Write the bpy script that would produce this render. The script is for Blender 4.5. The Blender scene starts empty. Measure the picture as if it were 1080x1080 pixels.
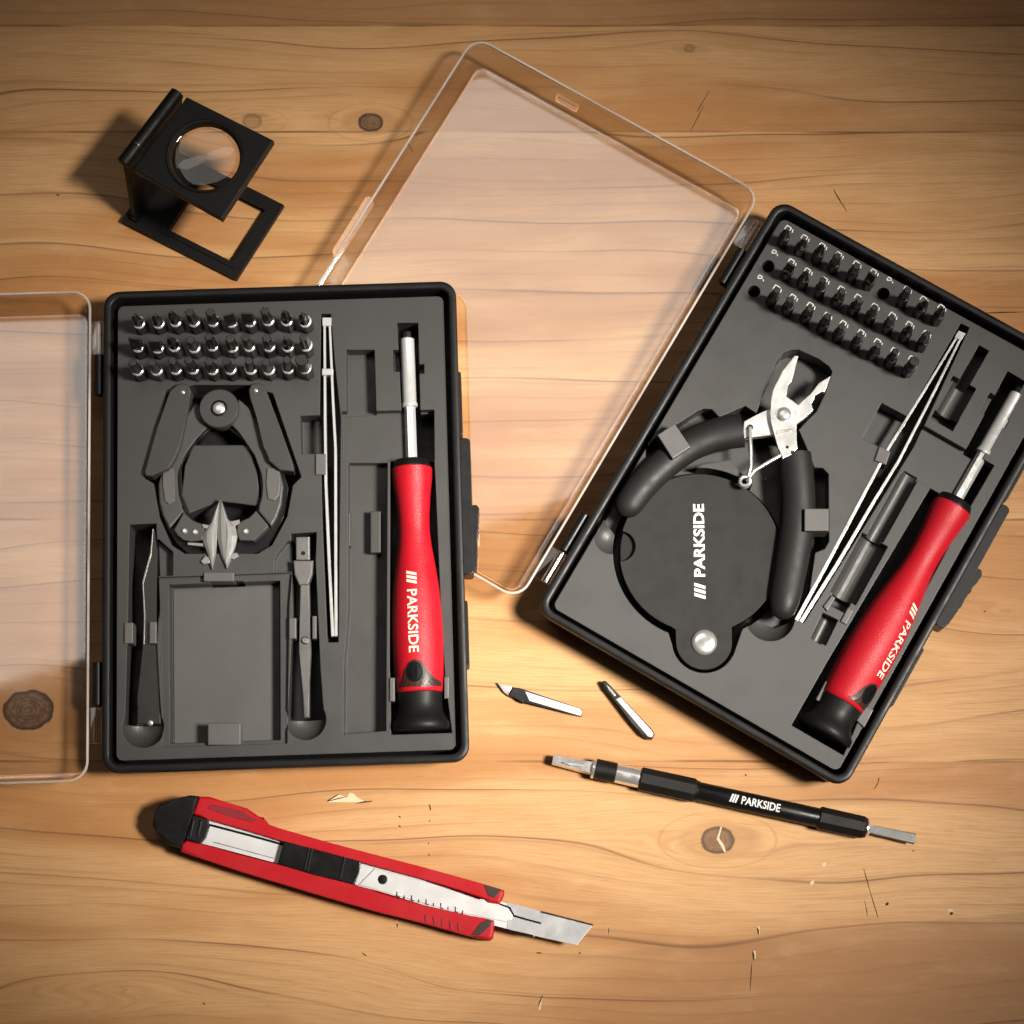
import bpy, bmesh, math, random
from mathutils import Vector, Matrix
random.seed(7)
S = bpy.context.scene
COL = S.collection
U = 1.0 / 3000.0                 # one layout unit (a third of a millimetre) in metres
F, TILT = 2400.0, math.radians(12.0)
CT, ST = math.cos(TILT), math.sin(TILT)
CAM = Vector((0, -F * ST, F * CT))
PI = math.pi

def W(px, py, z=0.0):
    """point of the place that stands at height z where the photo shows (px, py)"""
    d = Vector((0, ST, -CT)) * F + Vector((px - 540, 0, 0)) + Vector((0, CT, ST)) * (540 - py)
    k = (z - CAM.z) / d.z
    return CAM + d * k

def W2(px, py, z=0.0):
    p = W(px, py, z)
    return (p.x, p.y)

def crop(ox, oy, s, pts):        # enlarged-view coordinates to photo coordinates
    return [(ox + x / s, oy + y / s) for x, y in pts]

def poly(pts, z=0.0):            # photo polygon -> plan polygon at height z
    return [W2(x, y, z) for x, y in pts]

# ------------------------------------------------------------------ node helpers
class NT:
    def __init__(s, nt): s.t = nt
    def n(s, kind, **kw):
        nd = s.t.nodes.new(kind)
        for k, v in kw.items(): setattr(nd, k, v)
        return nd
    def put(s, sock, v):
        if hasattr(v, 'is_output'): s.t.links.new(v, sock)
        else: sock.default_value = v
    def m(s, op, a, b=None, c=None, clamp=False):
        nd = s.n('ShaderNodeMath', operation=op, use_clamp=clamp)
        s.put(nd.inputs[0], a)
        if b is not None: s.put(nd.inputs[1], b)
        if c is not None: s.put(nd.inputs[2], c)
        return nd.outputs[0]
    def comb(s, x, y, z=0.0):
        nd = s.n('ShaderNodeCombineXYZ')
        for i, v in enumerate((x, y, z)): s.put(nd.inputs[i], v)
        return nd.outputs[0]
    def noise(s, vec, scale=1.0, detail=2.0, rough=.5):
        nd = s.n('ShaderNodeTexNoise')
        s.t.links.new(vec, nd.inputs['Vector'])
        nd.inputs['Scale'].default_value = scale
        nd.inputs['Detail'].default_value = detail
        nd.inputs['Roughness'].default_value = rough
        return nd.outputs['Fac']
    def mix(s, f, a, b, mode='MIX'):
        nd = s.n('ShaderNodeMix', data_type='RGBA', blend_type=mode)
        s.put(nd.inputs['Factor'], f)
        for k, v in ((6, a), (7, b)):
            if isinstance(v, tuple): v = (*v, 1.0) if len(v) == 3 else v
            s.put(nd.inputs[k], v)
        return nd.outputs[2]
    def smooth(s, v, lo, hi, a=0.0, b=1.0):
        nd = s.n('ShaderNodeMapRange', interpolation_type='SMOOTHSTEP')
        s.put(nd.inputs[0], v)
        for i, x in enumerate((lo, hi, a, b)): s.put(nd.inputs[i + 1], x)
        return nd.outputs[0]

def new_mat(name):
    m = bpy.data.materials.new(name); m.use_nodes = True
    m.node_tree.nodes.clear()
    t = NT(m.node_tree)
    out = t.n('ShaderNodeOutputMaterial')
    return m, t, out

def solid(name, col, rough=.5, metal=0.0, spec=.5, var=.12, vscale=60.0, bump=0.0, bscale=900.0, bevel=0.0, aniso=None, rvar=.08, coat=0.0):
    m, t, out = new_mat(name)
    p = t.n('ShaderNodeBsdfPrincipled')
    tc = t.n('ShaderNodeTexCoord').outputs['Object']
    f = t.noise(tc, vscale, 4.0, .6)
    p.inputs['Metallic'].default_value = metal
    p.inputs['Specular IOR Level'].default_value = spec
    p.inputs['Coat Weight'].default_value = coat
    p.inputs['Coat Roughness'].default_value = .15
    lo = tuple(max(0, c * (1 - var)) for c in col); hi = tuple(min(1, c * (1 + var)) for c in col)
    t.put(p.inputs['Base Color'], t.mix(f, lo, hi))
    t.put(p.inputs['Roughness'], t.smooth(t.noise(tc, vscale * 2.3, 5.0, .65), .3, .7, max(.02, rough - rvar), min(1, rough + rvar)))
    nrm = None
    if bevel:
        b = t.n('ShaderNodeBevel', samples=4); b.inputs['Radius'].default_value = bevel * U
        nrm = b.outputs[0]
    if bump:
        bn = t.n('ShaderNodeBump'); bn.inputs['Strength'].default_value = bump
        bn.inputs['Distance'].default_value = .0004
        t.put(bn.inputs['Height'], t.noise(tc, bscale, 2.0, .5))
        if nrm: t.put(bn.inputs['Normal'], nrm)
        nrm = bn.outputs[0]
    if nrm: t.put(p.inputs['Normal'], nrm)
    t.put(out.inputs[0], p.outputs[0])
    return m

def clear(name, tint, rough, ior=1.46, boost=1.0, scuff=True):
    m, t, out = new_mat(name)
    tr = t.n('ShaderNodeBsdfTransparent'); tr.inputs[0].default_value = (*tint, 1)
    gl = t.n('ShaderNodeBsdfGlossy'); gl.inputs['Roughness'].default_value = rough
    fr = t.n('ShaderNodeFresnel')
    bf = t.n('ShaderNodeNewGeometry').outputs['Backfacing']
    t.put(fr.inputs[0], t.m('MULTIPLY_ADD', bf, 1 / ior - ior, ior))
    k = t.m('MULTIPLY', fr.outputs[0], boost, clamp=True)
    cc = t.n('ShaderNodeCombineColor')
    for q in range(3): t.put(cc.inputs[q], k)
    t.put(gl.inputs[0], cc.outputs[0])
    if scuff:
        f = t.noise(t.n('ShaderNodeTexCoord').outputs['Object'], 45.0, 5.0, .7)
        t.put(gl.inputs['Roughness'], t.smooth(f, .35, .75, rough * .6, rough * 2.2))
    mx = t.n('ShaderNodeAddShader')
    t.put(mx.inputs[0], tr.outputs[0]); t.put(mx.inputs[1], gl.outputs[0])
    t.put(out.inputs[0], mx.outputs[0])
    return m

def frosted(name):
    m, t, out = new_mat(name)
    tr = t.n('ShaderNodeBsdfTransparent'); tr.inputs[0].default_value = (.93, .9, .87, 1)
    p = t.n('ShaderNodeBsdfPrincipled'); p.inputs['Base Color'].default_value = (.74, .68, .63, 1); p.inputs['Roughness'].default_value = .18
    p.inputs['Specular IOR Level'].default_value = .9
    f = t.noise(t.n('ShaderNodeTexCoord').outputs['Object'], 25.0, 3.0)
    mx = t.n('ShaderNodeMixShader'); t.put(mx.inputs[0], t.smooth(f, .3, .65, .15, .75))
    t.put(mx.inputs[1], tr.outputs[0]); t.put(mx.inputs[2], p.outputs[0]); t.put(out.inputs[0], mx.outputs[0])
    return m

M = {}
M['shell'] = solid('black_shell_plastic', (.008, .0078, .0076), .44, spec=.28, bump=.05, bscale=2500, bevel=1.0)
M['tray'] = solid('dark_grey_tray_plastic', (.046, .0442, .042), .44, bump=.10, bscale=3200, bevel=1.3, spec=.5, var=.10, vscale=40, rvar=.06)
M['liner'] = solid('mid_grey_tray_plastic', (.085, .0825, .079), .45, bump=.08, bscale=3200, var=.15, vscale=28)
M['clip'] = solid('grey_clip_plastic', (.10, .096, .092), .45, bevel=.8)
M['black'] = solid('gloss_black_plastic', (.006, .006, .006), .36, spec=.25, bevel=.6)
M['matte'] = solid('matt_black_plastic', (.0075, .007, .0068), .5, spec=.25, bevel=.8)
M['disc'] = solid('black_leathery_plastic', (.020, .019, .0178), .6, spec=.22, var=.05, bump=.06, bscale=4000, bevel=.8)
M['grip'] = solid('dark_rubber_grip', (.013, .0125, .012), .5, spec=.3, bump=.08, bscale=3000)
M['pad'] = solid('charcoal_pad_plastic', (.046, .0445, .0425), .5, spec=.4, bevel=.8)
M['arm'] = solid('grey_arm_plastic', (.060, .058, .055), .45, spec=.4, bevel=.8)
M['red'] = solid('red_handle_plastic', (.47, .008, .018), .42, spec=.34, bump=.35, bscale=2600, vscale=30, var=.06)
M['redk'] = solid('red_knife_plastic', (.46, .007, .013), .40, spec=.32, bump=.10, bscale=2600, vscale=30, var=.08, bevel=1.5)
M['redd'] = solid('deep_red_plastic', (.22, .006, .012), .5, bevel=.8)
M['steel'] = solid('bright_steel', (.82, .81, .79), .24, metal=.8, spec=.7, var=.05)
M['satin'] = solid('satin_steel', (.60, .595, .58), .34, metal=.6, spec=.6, bump=.05, bscale=1500, bevel=.6, var=.06)
M['dull'] = solid('dull_grey_steel', (.42, .41, .39), .38, metal=1, bump=.15, bscale=1200, bevel=.6)
M['dark'] = solid('dark_steel', (.055, .053, .051), .34, metal=.7, bump=.03, bscale=700, bevel=.6)
M['jawsteel'] = solid('ground_grey_steel', (.29, .285, .275), .38, metal=.35, spec=.6, bump=.1, bscale=900, var=.15)
M['pry'] = solid('worn_grey_steel', (.17, .165, .16), .36, metal=.5, spec=.6, bump=.15, bscale=900, var=.2)
M['gun'] = solid('grey_gunmetal', (.10, .10, .10), .4, metal=.5, bump=.08)
M['bit'] = solid('blackened_steel', (.035, .034, .032), .34, metal=.6, bevel=.5)
M['white'] = solid('white_print', (.78, .77, .73), .55, var=.05)
M['cream'] = solid('cream_print', (.80, .70, .55), .55, var=.1)
M['brown'] = solid('dark_brown_plastic', (.035, .014, .010), .45, bevel=.6)
M['alu'] = solid('pale_aluminium', (.74, .74, .735), .36, metal=.25, bump=.03, bscale=1500, spec=.6, var=.03)
M['bladesteel'] = solid('ground_blade_steel', (.50, .50, .50), .4, metal=.4, bump=.06, bscale=900, spec=.6, var=.05)
M['chrome'] = solid('polished_chrome_steel', (.84, .835, .825), .27, metal=.5, spec=.8, var=.04)
M['acrylic'] = clear('clear_acrylic', (.90, .895, .895), .04, boost=2.6)
M['wall'] = clear('clear_acrylic_wall', (.84, .82, .80), .05, boost=.5)  # darker tint stands in for light lost in the slanted lid walls
M['lens'] = clear('clear_lens', (.97, .95, .93), .01, boost=1.3, scuff=False)
M['frost'] = frosted('frosted_edge_glow')  # frosted lid edge, pale diffuse mixed in as its bright glow
M['magblack'] = solid('matt_black_metal', (.0055, .005, .0045), .5, spec=.22, bevel=.8, bump=.05, bscale=2500)
# ------------------------------------------------------------------ wood
def wood():
    m, t, out = new_mat('pine_boards')
    pos = t.n('ShaderNodeTexCoord').outputs['Object']
    sp = t.n('ShaderNodeSeparateXYZ'); t.put(sp.inputs[0], pos)
    x = t.m('MULTIPLY', sp.outputs[0], 1 / U); y = t.m('MULTIPLY', sp.outputs[1], 1 / U)
    # boards
    seams = [W(540, p)[1] for p in (27, 139, 548, 803)]
    board = 0.0
    seamline = None
    wob = t.m('MULTIPLY', t.m('SUBTRACT', t.noise(t.comb(t.m('MULTIPLY', x, .004), 3.0), 1, 2), .5), 4.0)
    ys = t.m('ADD', y, wob)
    for i, sy in enumerate(seams):
        st = t.m('LESS_THAN', ys, sy)
        board = t.m('ADD', st, board)
        d = t.m('ABSOLUTE', t.m('SUBTRACT', ys, sy))
        ln = t.smooth(d, .4, 1.8, 1, 0)
        vis = t.smooth(t.noise(t.comb(t.m('MULTIPLY', x, .006), float(i * 9 + 1)), 1, 2), .38, .6)
        ln = t.m('MULTIPLY', ln, vis)
        seamline = ln if seamline is None else t.m('MAXIMUM', seamline, ln)
    # grain field flowing round the knots
    warp = t.m('MULTIPLY', t.m('SUBTRACT', t.noise(t.comb(t.m('MULTIPLY', x, .0016), t.m('MULTIPLY', y, .0035), t.m('MULTIPLY', board, 1.7)), 1, 2.0), .5), 85.0)
    psi = t.m('ADD', y, warp)
    knots = [(757, 886, 13, .8, 4.0), (30, 749, 20, 1.0, 3.0), (391, 129, 10, .9, 3.2), (266, 128, 8, .35, 3.0),
             (727, 51, 4, .3, 3.5), (903, 706, 12, .15, 3.0), (1062, 640, 9, 0.0, 3.0), (340, 598, 9, .0, 3.0), (95, 1050, 14, .0, 5.0)]
    core = None; halo = None; edge = None; rings_ = 999.0
    for kx, ky, R, dark, st in knots:
        k = W(kx, ky)
        dx = t.m('SUBTRACT', x, k.x); dy = t.m('SUBTRACT', y, k.y)
        ex = t.m('DIVIDE', dx, st)
        r2 = t.m('ADD', t.m('MULTIPLY', ex, ex), t.m('MULTIPLY', dy, dy))
        R2 = (R * 2.0) ** 2
        psi = t.m('SUBTRACT', psi, t.m('MULTIPLY', dy, t.m('DIVIDE', R2 * 1.0, t.m('ADD', r2, R2 * .7))))
        if dark > 0:
            wx = t.m('MULTIPLY', t.m('SUBTRACT', t.noise(pos, 260.0, 2.0), .5), R * .26)
            rr = t.m('SQRT', t.m('ADD', t.m('MULTIPLY', t.m('DIVIDE', dx, 1.25), t.m('DIVIDE', dx, 1.25)), t.m('MULTIPLY', dy, dy)))
            rr = t.m('ADD', rr, wx)
            c = t.m('MULTIPLY', t.smooth(rr, R * .88, R * 1.02, 1, 0), dark)
            e2 = t.m('SQRT', t.m('ADD', t.m('MULTIPLY', t.m('DIVIDE', dx, 2.1), t.m('DIVIDE', dx, 2.1)), t.m('MULTIPLY', dy, dy)))
            e3 = t.m('ADD', e2, t.m('MULTIPLY', wx, .6))
            h = t.m('MULTIPLY', t.m('MAXIMUM', t.smooth(e3, R * 1.25, R * 1.75, 1, .0), t.m('MULTIPLY', t.smooth(t.m('ABSOLUTE', t.m('SUBTRACT', e3, R * 2.2)), .3, 1.1, 1, 0), .8)), min(1, dark * .9))
            core = c if core is None else t.m('MAXIMUM', core, c)
            rings_ = t.m('MINIMUM', rr, rings_)
            eg = t.m('MULTIPLY', t.smooth(t.m('ABSOLUTE', t.m('SUBTRACT', rr, R * .98)), .5, 2.2, 1, 0), dark)
            edge = eg if edge is None else t.m('MAXIMUM', edge, eg)
            halo = h if halo is None else t.m('MAXIMUM', halo, h)
    off = t.m('MULTIPLY', board, 13.7)
    n1 = t.noise(t.comb(t.m('MULTIPLY', x, .0011), t.m('MULTIPLY', psi, .006), off), 1, 2.0, .5)
    g = t.m('ADD', t.m('MULTIPLY', psi, .021), t.m('ADD', t.m('MULTIPLY', n1, 3.2), off))
    fr = t.m('FRACT', g)
    late = t.m('POWER', fr, 13.0)
    late = t.m('MULTIPLY', late, t.smooth(fr, .985, 1.0, 1, 0))
    lvis = t.smooth(t.noise(t.comb(t.m('MULTIPLY', x, .003), t.m('MULTIPLY', psi, .02), 7.0), 1, 2.0), .30, .62, .15, 1)
    crisp = t.m('MULTIPLY', t.smooth(fr, .945, .962), t.smooth(fr, .975, .99, 1, 0))
    late = t.m('MAXIMUM', t.m('MULTIPLY', late, .55), crisp)
    late = t.m('MULTIPLY', late, lvis)
    g2 = t.m('FRACT', t.m('ADD', t.m('MULTIPLY', psi, .061), t.m('MULTIPLY', n1, 7.0)))
    late2 = t.m('MULTIPLY', t.m('POWER', g2, 8.0), t.smooth(t.noise(t.comb(t.m('MULTIPLY', x, .004), t.m('MULTIPLY', psi, .012), 21.0), 1, 2.0), .38, .6))
    late2 = t.m('MULTIPLY', late2, t.smooth(g2, .94, 1.0, 1, 0))
    tone = t.noise(t.comb(t.m('MULTIPLY', x, .0014), t.m('MULTIPLY', psi, .009), t.m('ADD', off, 4.0)), 1, 3.0, .6)
    fibre = t.noise(t.comb(t.m('MULTIPLY', x, .018), t.m('MULTIPLY', psi, .75), 1.0), 1, 4.0, .65)
    mott = t.noise(t.comb(t.m('MULTIPLY', x, .02), t.m('MULTIPLY', y, .05), 2.0), 1, 4.0, .6)
    col = t.mix(t.smooth(tone, .40, .61), (.65, .372, .162), (.45, .200, .063))
    bt = t.m('FRACT', t.m('MULTIPLY', t.m('ADD', board, 1.3), .618))
    col = t.mix(t.m('MULTIPLY', bt, .45), col, (.52, .265, .095))
    e0, e1 = W(560, 1012), W(1080, 962)
    sl_ = (e1.y - e0.y) / (e1.x - e0.x)
    dl = t.m('SUBTRACT', t.m('MULTIPLY_ADD', x, sl_, e0.y - e0.x * sl_), ys)
    low = t.m('MULTIPLY', t.smooth(dl, -2.0, 2.0, 0, .9), t.smooth(t.m('ADD', x, t.m('MULTIPLY', tone, 300.0)), 0.0, 420.0))
    edgeb = t.m('ADD', t.m('LESS_THAN', board, .5), low)
    col = t.mix(t.m('MULTIPLY', edgeb, .45), col, (.30, .145, .055))
    pore = t.smooth(t.noise(t.comb(t.m('MULTIPLY', x, .035), t.m('MULTIPLY', psi, .9), 9.0), 1, 2.0, .6), .63, .74)
    col = t.mix(t.m('MULTIPLY', pore, .45), col, (.24, .105, .038))
    col = t.mix(t.smooth(fibre, .40, .66, 0, .34), col, (.36, .175, .06))
    col = t.mix(t.smooth(mott, .5, .78, 0, .16), col, (.74, .53, .30))
    col = t.mix(t.m('MULTIPLY', late, .85), col, (.20, .085, .030))
    col = t.mix(t.m('MULTIPLY', late2, .6), col, (.26, .115, .042))
    col = t.mix(t.m('MULTIPLY', halo, .5), col, (.36, .17, .06))
    kn = t.noise(pos, 420.0, 3.0, .6)
    ringk = t.m('MULTIPLY', t.smooth(t.m('FRACT', t.m('MULTIPLY', rings_, .28)), .55, .95), .5)
    kn = t.m('SUBTRACT', kn, t.m('MULTIPLY', ringk, .5))
    col = t.mix(t.m('MULTIPLY', core, .92), col, t.mix(t.smooth(kn, .3, .7), (.06, .031, .016), (.17, .09, .047)))
    col = t.mix(t.m('MULTIPLY', edge, .95), col, (.03, .014, .008))
    col = t.mix(t.m('MULTIPLY', seamline, .75), col, (.12, .055, .022))
    p = t.n('ShaderNodeBsdfPrincipled')
    t.put(p.inputs['Base Color'], col)
    t.put(p.inputs['Roughness'], t.smooth(fibre, .3, .7, .46, .60))
    p.inputs['Specular IOR Level'].default_value = .35
    bn = t.n('ShaderNodeBump'); bn.inputs['Strength'].default_value = .5; bn.inputs['Distance'].default_value = .0003
    hgt = t.m('SUBTRACT', t.m('MULTIPLY', fibre, .5), t.m('ADD', t.m('MULTIPLY', late, .5), seamline))
    t.put(bn.inputs['Height'], hgt); t.put(p.inputs['Normal'], bn.outputs[0])
    t.put(out.inputs[0], p.outputs[0])
    return m
M['wood'] = wood()
M['flake'] = solid('bare_pale_wood', (.72, .55, .36), .7, spec=.2, var=.1, vscale=300)
M['crack'] = solid('dark_wood_crack', (.075, .036, .016), .8, spec=.1, var=.3, vscale=800)
# cracks, dents and pin holes of the boards
MARKS = [(735, 118, 748, 96, .8), (879, 200, 893, 223, 1.1), (728, 139, 742, 112, .7), (453, 849, 454, 854, 1.4), (421, 861, 422, 862, 1.3),
         (421, 871, 422, 872, 1.4), (453, 865, 453, 866, 1.0), (452, 889, 452, 890, 1.0), (452, 901, 453, 902, 1.2), (911, 916, 917, 938, .9),
         (917, 938, 926, 968, .7), (912, 950, 915, 966, .7), (935, 953, 936, 954, 3.4), (1003, 963, 1004, 964, 3.2), (799, 979, 800, 985, 1.6), (794, 1004, 795, 1012, 1.8),
         (793, 1015, 791, 1045, .9), (963, 897, 963, 898, 1.0), (926, 826, 922, 832, .9), (927, 820, 926, 826, .9), (786, 817, 787, 818, 1.5),
         (1038, 645, 1039, 645, 1.5), (566, 1005, 571, 1005, 1.2), (611, 1005, 612, 1005, 1.4), (642, 978, 642, 985, 1.2), (568, 1060, 572, 1050, 1.2),
         (346, 845, 366, 840, 1.1), (376, 847, 392, 845, 1.3), (345, 845, 357, 838, 1.1), (382, 1005, 386, 1008, 1.1), (214, 1058, 216, 1059, 1.2),
         (60, 205, 62, 206, 1.5), (430, 150, 436, 162, .7), (1040, 330, 1080, 329, 1.2), (419, 978, 419, 974, 1.1)]


# ------------------------------------------------------------------ mesh builder (layout units, world space)
class MB:
    def __init__(s): s.v = []; s.f = []; s.sm = []
    def add(s, vs, fs, smooth=False):
        b = len(s.v); s.v += [tuple(v) for v in vs]
        for f in fs: s.f.append([b + i for i in f]); s.sm.append(smooth)
        return s
    def addbm(s, bm, smooth=False):
        bm.verts.index_update()
        s.add([v.co[:] for v in bm.verts], [[v.index for v in f.verts] for f in bm.faces], smooth)
        bm.free(); return s
    def prism(s, pts, z0, z1, bev=0.0, seg=2, inset0=0.0, both=False):
        """plan polygon pts raised from z0 to z1, its top edge rounded by bev; inset0 draws the foot in"""
        a = sum(pts[i][0] * pts[(i + 1) % len(pts)][1] - pts[(i + 1) % len(pts)][0] * pts[i][1] for i in range(len(pts)))
        if a < 0: pts = pts[::-1]
        lowp = offset(pts, inset0) if inset0 else pts
        bm = bmesh.new()
        lo = [bm.verts.new((*p, z0)) for p in lowp]; hi = [bm.verts.new((*p, z1)) for p in pts]
        n = len(pts)
        bm.faces.new(lo[::-1]); top = bm.faces.new(hi)
        for i in range(n): bm.faces.new((lo[i], lo[(i + 1) % n], hi[(i + 1) % n], hi[i]))
        if bev:
            ed = list(top.edges)
            if both: ed += list(bm.faces[0].edges) if False else [e for e in bm.edges if all(v in lo for v in e.verts)]
            bmesh.ops.bevel(bm, geom=ed, offset=bev, segments=seg, affect='EDGES', profile=.6, clamp_overlap=True)
        return s.addbm(bm)
    def rings(s, rings, close=True, cap0=True, cap1=True, smooth=True):
        n = len(rings[0]); vs = [p for r in rings for p in r]; fs = []
        for k in range(len(rings) - 1):
            for i in range(n if close else n - 1):
                j = (i + 1) % n
                fs.append((k * n + i, k * n + j, (k + 1) * n + j, (k + 1) * n + i))
        s.add(vs, fs, smooth)
        b = len(s.v) - len(vs)
        if cap0: s.f.append([b + i for i in range(n)][::-1]); s.sm.append(False)
        if cap1: s.f.append([b + (len(rings) - 1) * n + i for i in range(n)]); s.sm.append(False)
        return s
    def lathe(s, A, B, prof, seg=32, flat=1.0, phase=0.0, smooth=True, sides=None, caps=True):
        """profile (distance along A->B, radius) turned about the axis"""
        A = Vector(A); B = Vector(B); ax = (B - A).normalized()
        upv = Vector((0, 0, 1)) if abs(ax.z) < .9 else Vector((0, 1, 0))
        e1 = ax.cross(upv).normalized(); e2 = e1.cross(ax).normalized()
        if sides: seg = sides
        rr = []
        for d, r in prof:
            c = A + ax * d
            rr.append([c + e1 * (r * math.cos(2 * PI * (i + .5) / seg + phase)) + e2 * (r * flat * math.sin(2 * PI * (i + .5) / seg + phase)) for i in range(seg)])
        return s.rings(rr, smooth=smooth and not sides, cap0=caps, cap1=caps)
    def tube(s, path, rad, seg=14, flat=1.0, smooth=True, round_ends=True, round_start=True):
        P = [Vector(p) for p in path]; n = len(P)
        if not isinstance(rad, (list, tuple)): rad = [rad] * n
        T = [(P[min(i + 1, n - 1)] - P[max(i - 1, 0)]).normalized() for i in range(n)]
        nrm = Vector((0, 0, 1)) if abs(T[0].z) < .9 else Vector((1, 0, 0))
        rr = []
        def ring(c, tn, nr, r):
            e1 = tn.cross(nr).normalized(); e2 = e1.cross(tn).normalized()
            return [c + e1 * r * math.cos(2 * PI * i / seg) + e2 * r * flat * math.sin(2 * PI * i / seg) for i in range(seg)], e2
        for i in range(n):
            if i == 0 and round_ends and round_start:
                for q in (.98, .8, .45):
                    rr.append(ring(P[0] - T[0] * rad[0] * q, T[0], nrm, rad[0] * math.sqrt(1 - q * q))[0])
            r, nrm = ring(P[i], T[i], nrm, rad[i]); rr.append(r)
            if i == n - 1 and round_ends:
                for q in (.45, .8, .98):
                    rr.append(ring(P[i] + T[i] * rad[i] * q, T[i], nrm, rad[i] * math.sqrt(1 - q * q))[0])
        return s.rings(rr, smooth=smooth)
    def box(s, c, size, rot=0.0, bev=0.0):
        x, y = size[0] / 2, size[1] / 2; cs, sn = math.cos(rot), math.sin(rot)
        pts = [(c[0] + a * cs - b * sn, c[1] + a * sn + b * cs) for a, b in ((-x, -y), (x, -y), (x, y), (-x, y))]
        return s.prism(pts, c[2] - size[2] / 2, c[2] + size[2] / 2, bev)
    def sphere(s, c, r, sq=1.0):
        bm = bmesh.new(); bmesh.ops.create_uvsphere(bm, u_segments=32, v_segments=20, radius=r)
        for v in bm.verts: v.co = Vector((v.co.x, v.co.y, v.co.z * sq)) + Vector(c)
        return s.addbm(bm, True)
    def mesh(s, name, xf=None):
        me = bpy.data.meshes.new(name)
        vs = s.v if xf is None else [xf @ Vector(v) for v in s.v]
        me.from_pydata([tuple(v) for v in vs], [], s.f)
        me.validate()
        if len(me.polygons) == len(s.sm):
            me.polygons.foreach_set('use_smooth', s.sm)
        bm = bmesh.new(); bm.from_mesh(me)
        bmesh.ops.recalc_face_normals(bm, faces=bm.faces[:])
        bm.to_mesh(me); bm.free()
        if any(s.sm): me.set_sharp_from_angle(angle=math.radians(38))
        me.update()
        return me

def offset(pts, d):
    n = len(pts); o = []
    for i in range(n):
        p0, p1, p2 = Vector(pts[i - 1]), Vector(pts[i]), Vector(pts[(i + 1) % n])
        a = (p1 - p0).normalized(); b = (p2 - p1).normalized()
        na = Vector((-a.y, a.x)); nb = Vector((-b.y, b.x))
        k = (na + nb); k = k / max(.25, k.length_squared) * 2
        o.append(tuple(p1 + k * d))
    return o

def rrect(x0, y0, x1, y1, r, n=8):
    pts = []
    for cx, cy, a0 in ((x1 - r, y0 + r, -PI / 2), (x1 - r, y1 - r, 0), (x0 + r, y1 - r, PI / 2), (x0 + r, y0 + r, PI)):
        for i in range(n + 1):
            a = a0 + PI / 2 * i / n
            pts.append((cx + r * math.cos(a), cy + r * math.sin(a)))
    return pts

def circle(cx, cy, r, n=48, a0=0, a1=2 * PI):
    return [(cx + r * math.cos(a0 + (a1 - a0) * i / n), cy + r * math.sin(a0 + (a1 - a0) * i / n)) for i in range(n)]

# ------------------------------------------------------------------ things and parts
XF = {}
def thing(name, label, cat, loc, rot=0.0, group=None):
    o = bpy.data.objects.new(name, None); COL.objects.link(o)
    o.empty_display_size = .01
    o.location = Vector(loc) * U; o.rotation_euler = (0, 0, rot)
    o['label'] = label; o['category'] = cat
    if group: o['group'] = group
    XF[o.name] = Matrix.Scale(U, 4) @ Matrix.Rotation(-rot, 4, 'Z') @ Matrix.Translation(-Vector(loc))
    return o

def root(o):
    while o.parent: o = o.parent
    return o

def part(name, mb, mat, parent, label=None):
    o = bpy.data.objects.new(name, mb.mesh(name, XF[root(parent).name])); COL.objects.link(o)
    o.data.materials.append(M[mat]); o.parent = parent
    if label: o['label'] = label
    return o

def boolean(base, cutters):
    """base and cutters are MB; returns an MB with all cutters taken away"""
    ob = bpy.data.objects.new('tmp_base', base.mesh('tmp')); COL.objects.link(ob)
    tmp = [ob]
    for c in cutters:
        co = bpy.data.objects.new('tmp_cut', c.mesh('tmp')); COL.objects.link(co); tmp.append(co)
        md = ob.modifiers.new('b', 'BOOLEAN'); md.operation = 'DIFFERENCE'; md.solver = 'EXACT'; md.object = co
    dg = bpy.context.evaluated_depsgraph_get()
    me = bpy.data.meshes.new_from_object(ob.evaluated_get(dg))
    r = MB(); r.add([v.co[:] for v in me.vertices], [list(p.vertices) for p in me.polygons])
    bpy.data.meshes.remove(me)
    for o in tmp:
        d = o.data; bpy.data.objects.remove(o); bpy.data.meshes.remove(d)
    return r

# lettering: flat pattern in a reading frame (x along the line, y up), then laid on any surface
def lettering(word, length, height, bars=True, bold=.018):
    polys = []
    cu = bpy.data.curves.new('tmp_text', 'FONT'); cu.body = word; cu.size = 1.0; cu.offset = bold; cu.resolution_u = 3
    ob = bpy.data.objects.new('tmp_text', cu); COL.objects.link(ob)
    dg = bpy.context.evaluated_depsgraph_get()
    me = bpy.data.meshes.new_from_object(ob.evaluated_get(dg))
    bpy.data.objects.remove(ob); bpy.data.curves.remove(cu)
    xs = [v.co.x for v in me.vertices]; ys = [v.co.y for v in me.vertices]
    x0, x1, y0, y1 = min(xs), max(xs), min(ys), max(ys)
    bl = .235 * length if bars else 0.0
    vs = [(bl + (v.co.x - x0) / (x1 - x0) * (length - bl), (v.co.y - y0) / (y1 - y0) * height) for v in me.vertices]
    fs = [list(p.vertices) for p in me.polygons]
    bpy.data.meshes.remove(me)
    if bars:
        w = length * .034; sh = length * .034
        for k in range(3):
            a = k * length * .052
            b = len(vs); vs += [(a, 0), (a + w, 0), (a + w + sh, height), (a + sh, height)]
            fs.append([b, b + 1, b + 2, b + 3])
    bm = bmesh.new(); vv = [bm.verts.new((*v, 0)) for v in vs]
    for f in fs:
        try: bm.faces.new([vv[i] for i in f])
        except ValueError: pass
    bmesh.ops.triangulate(bm, faces=bm.faces[:])
    return bm

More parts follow.
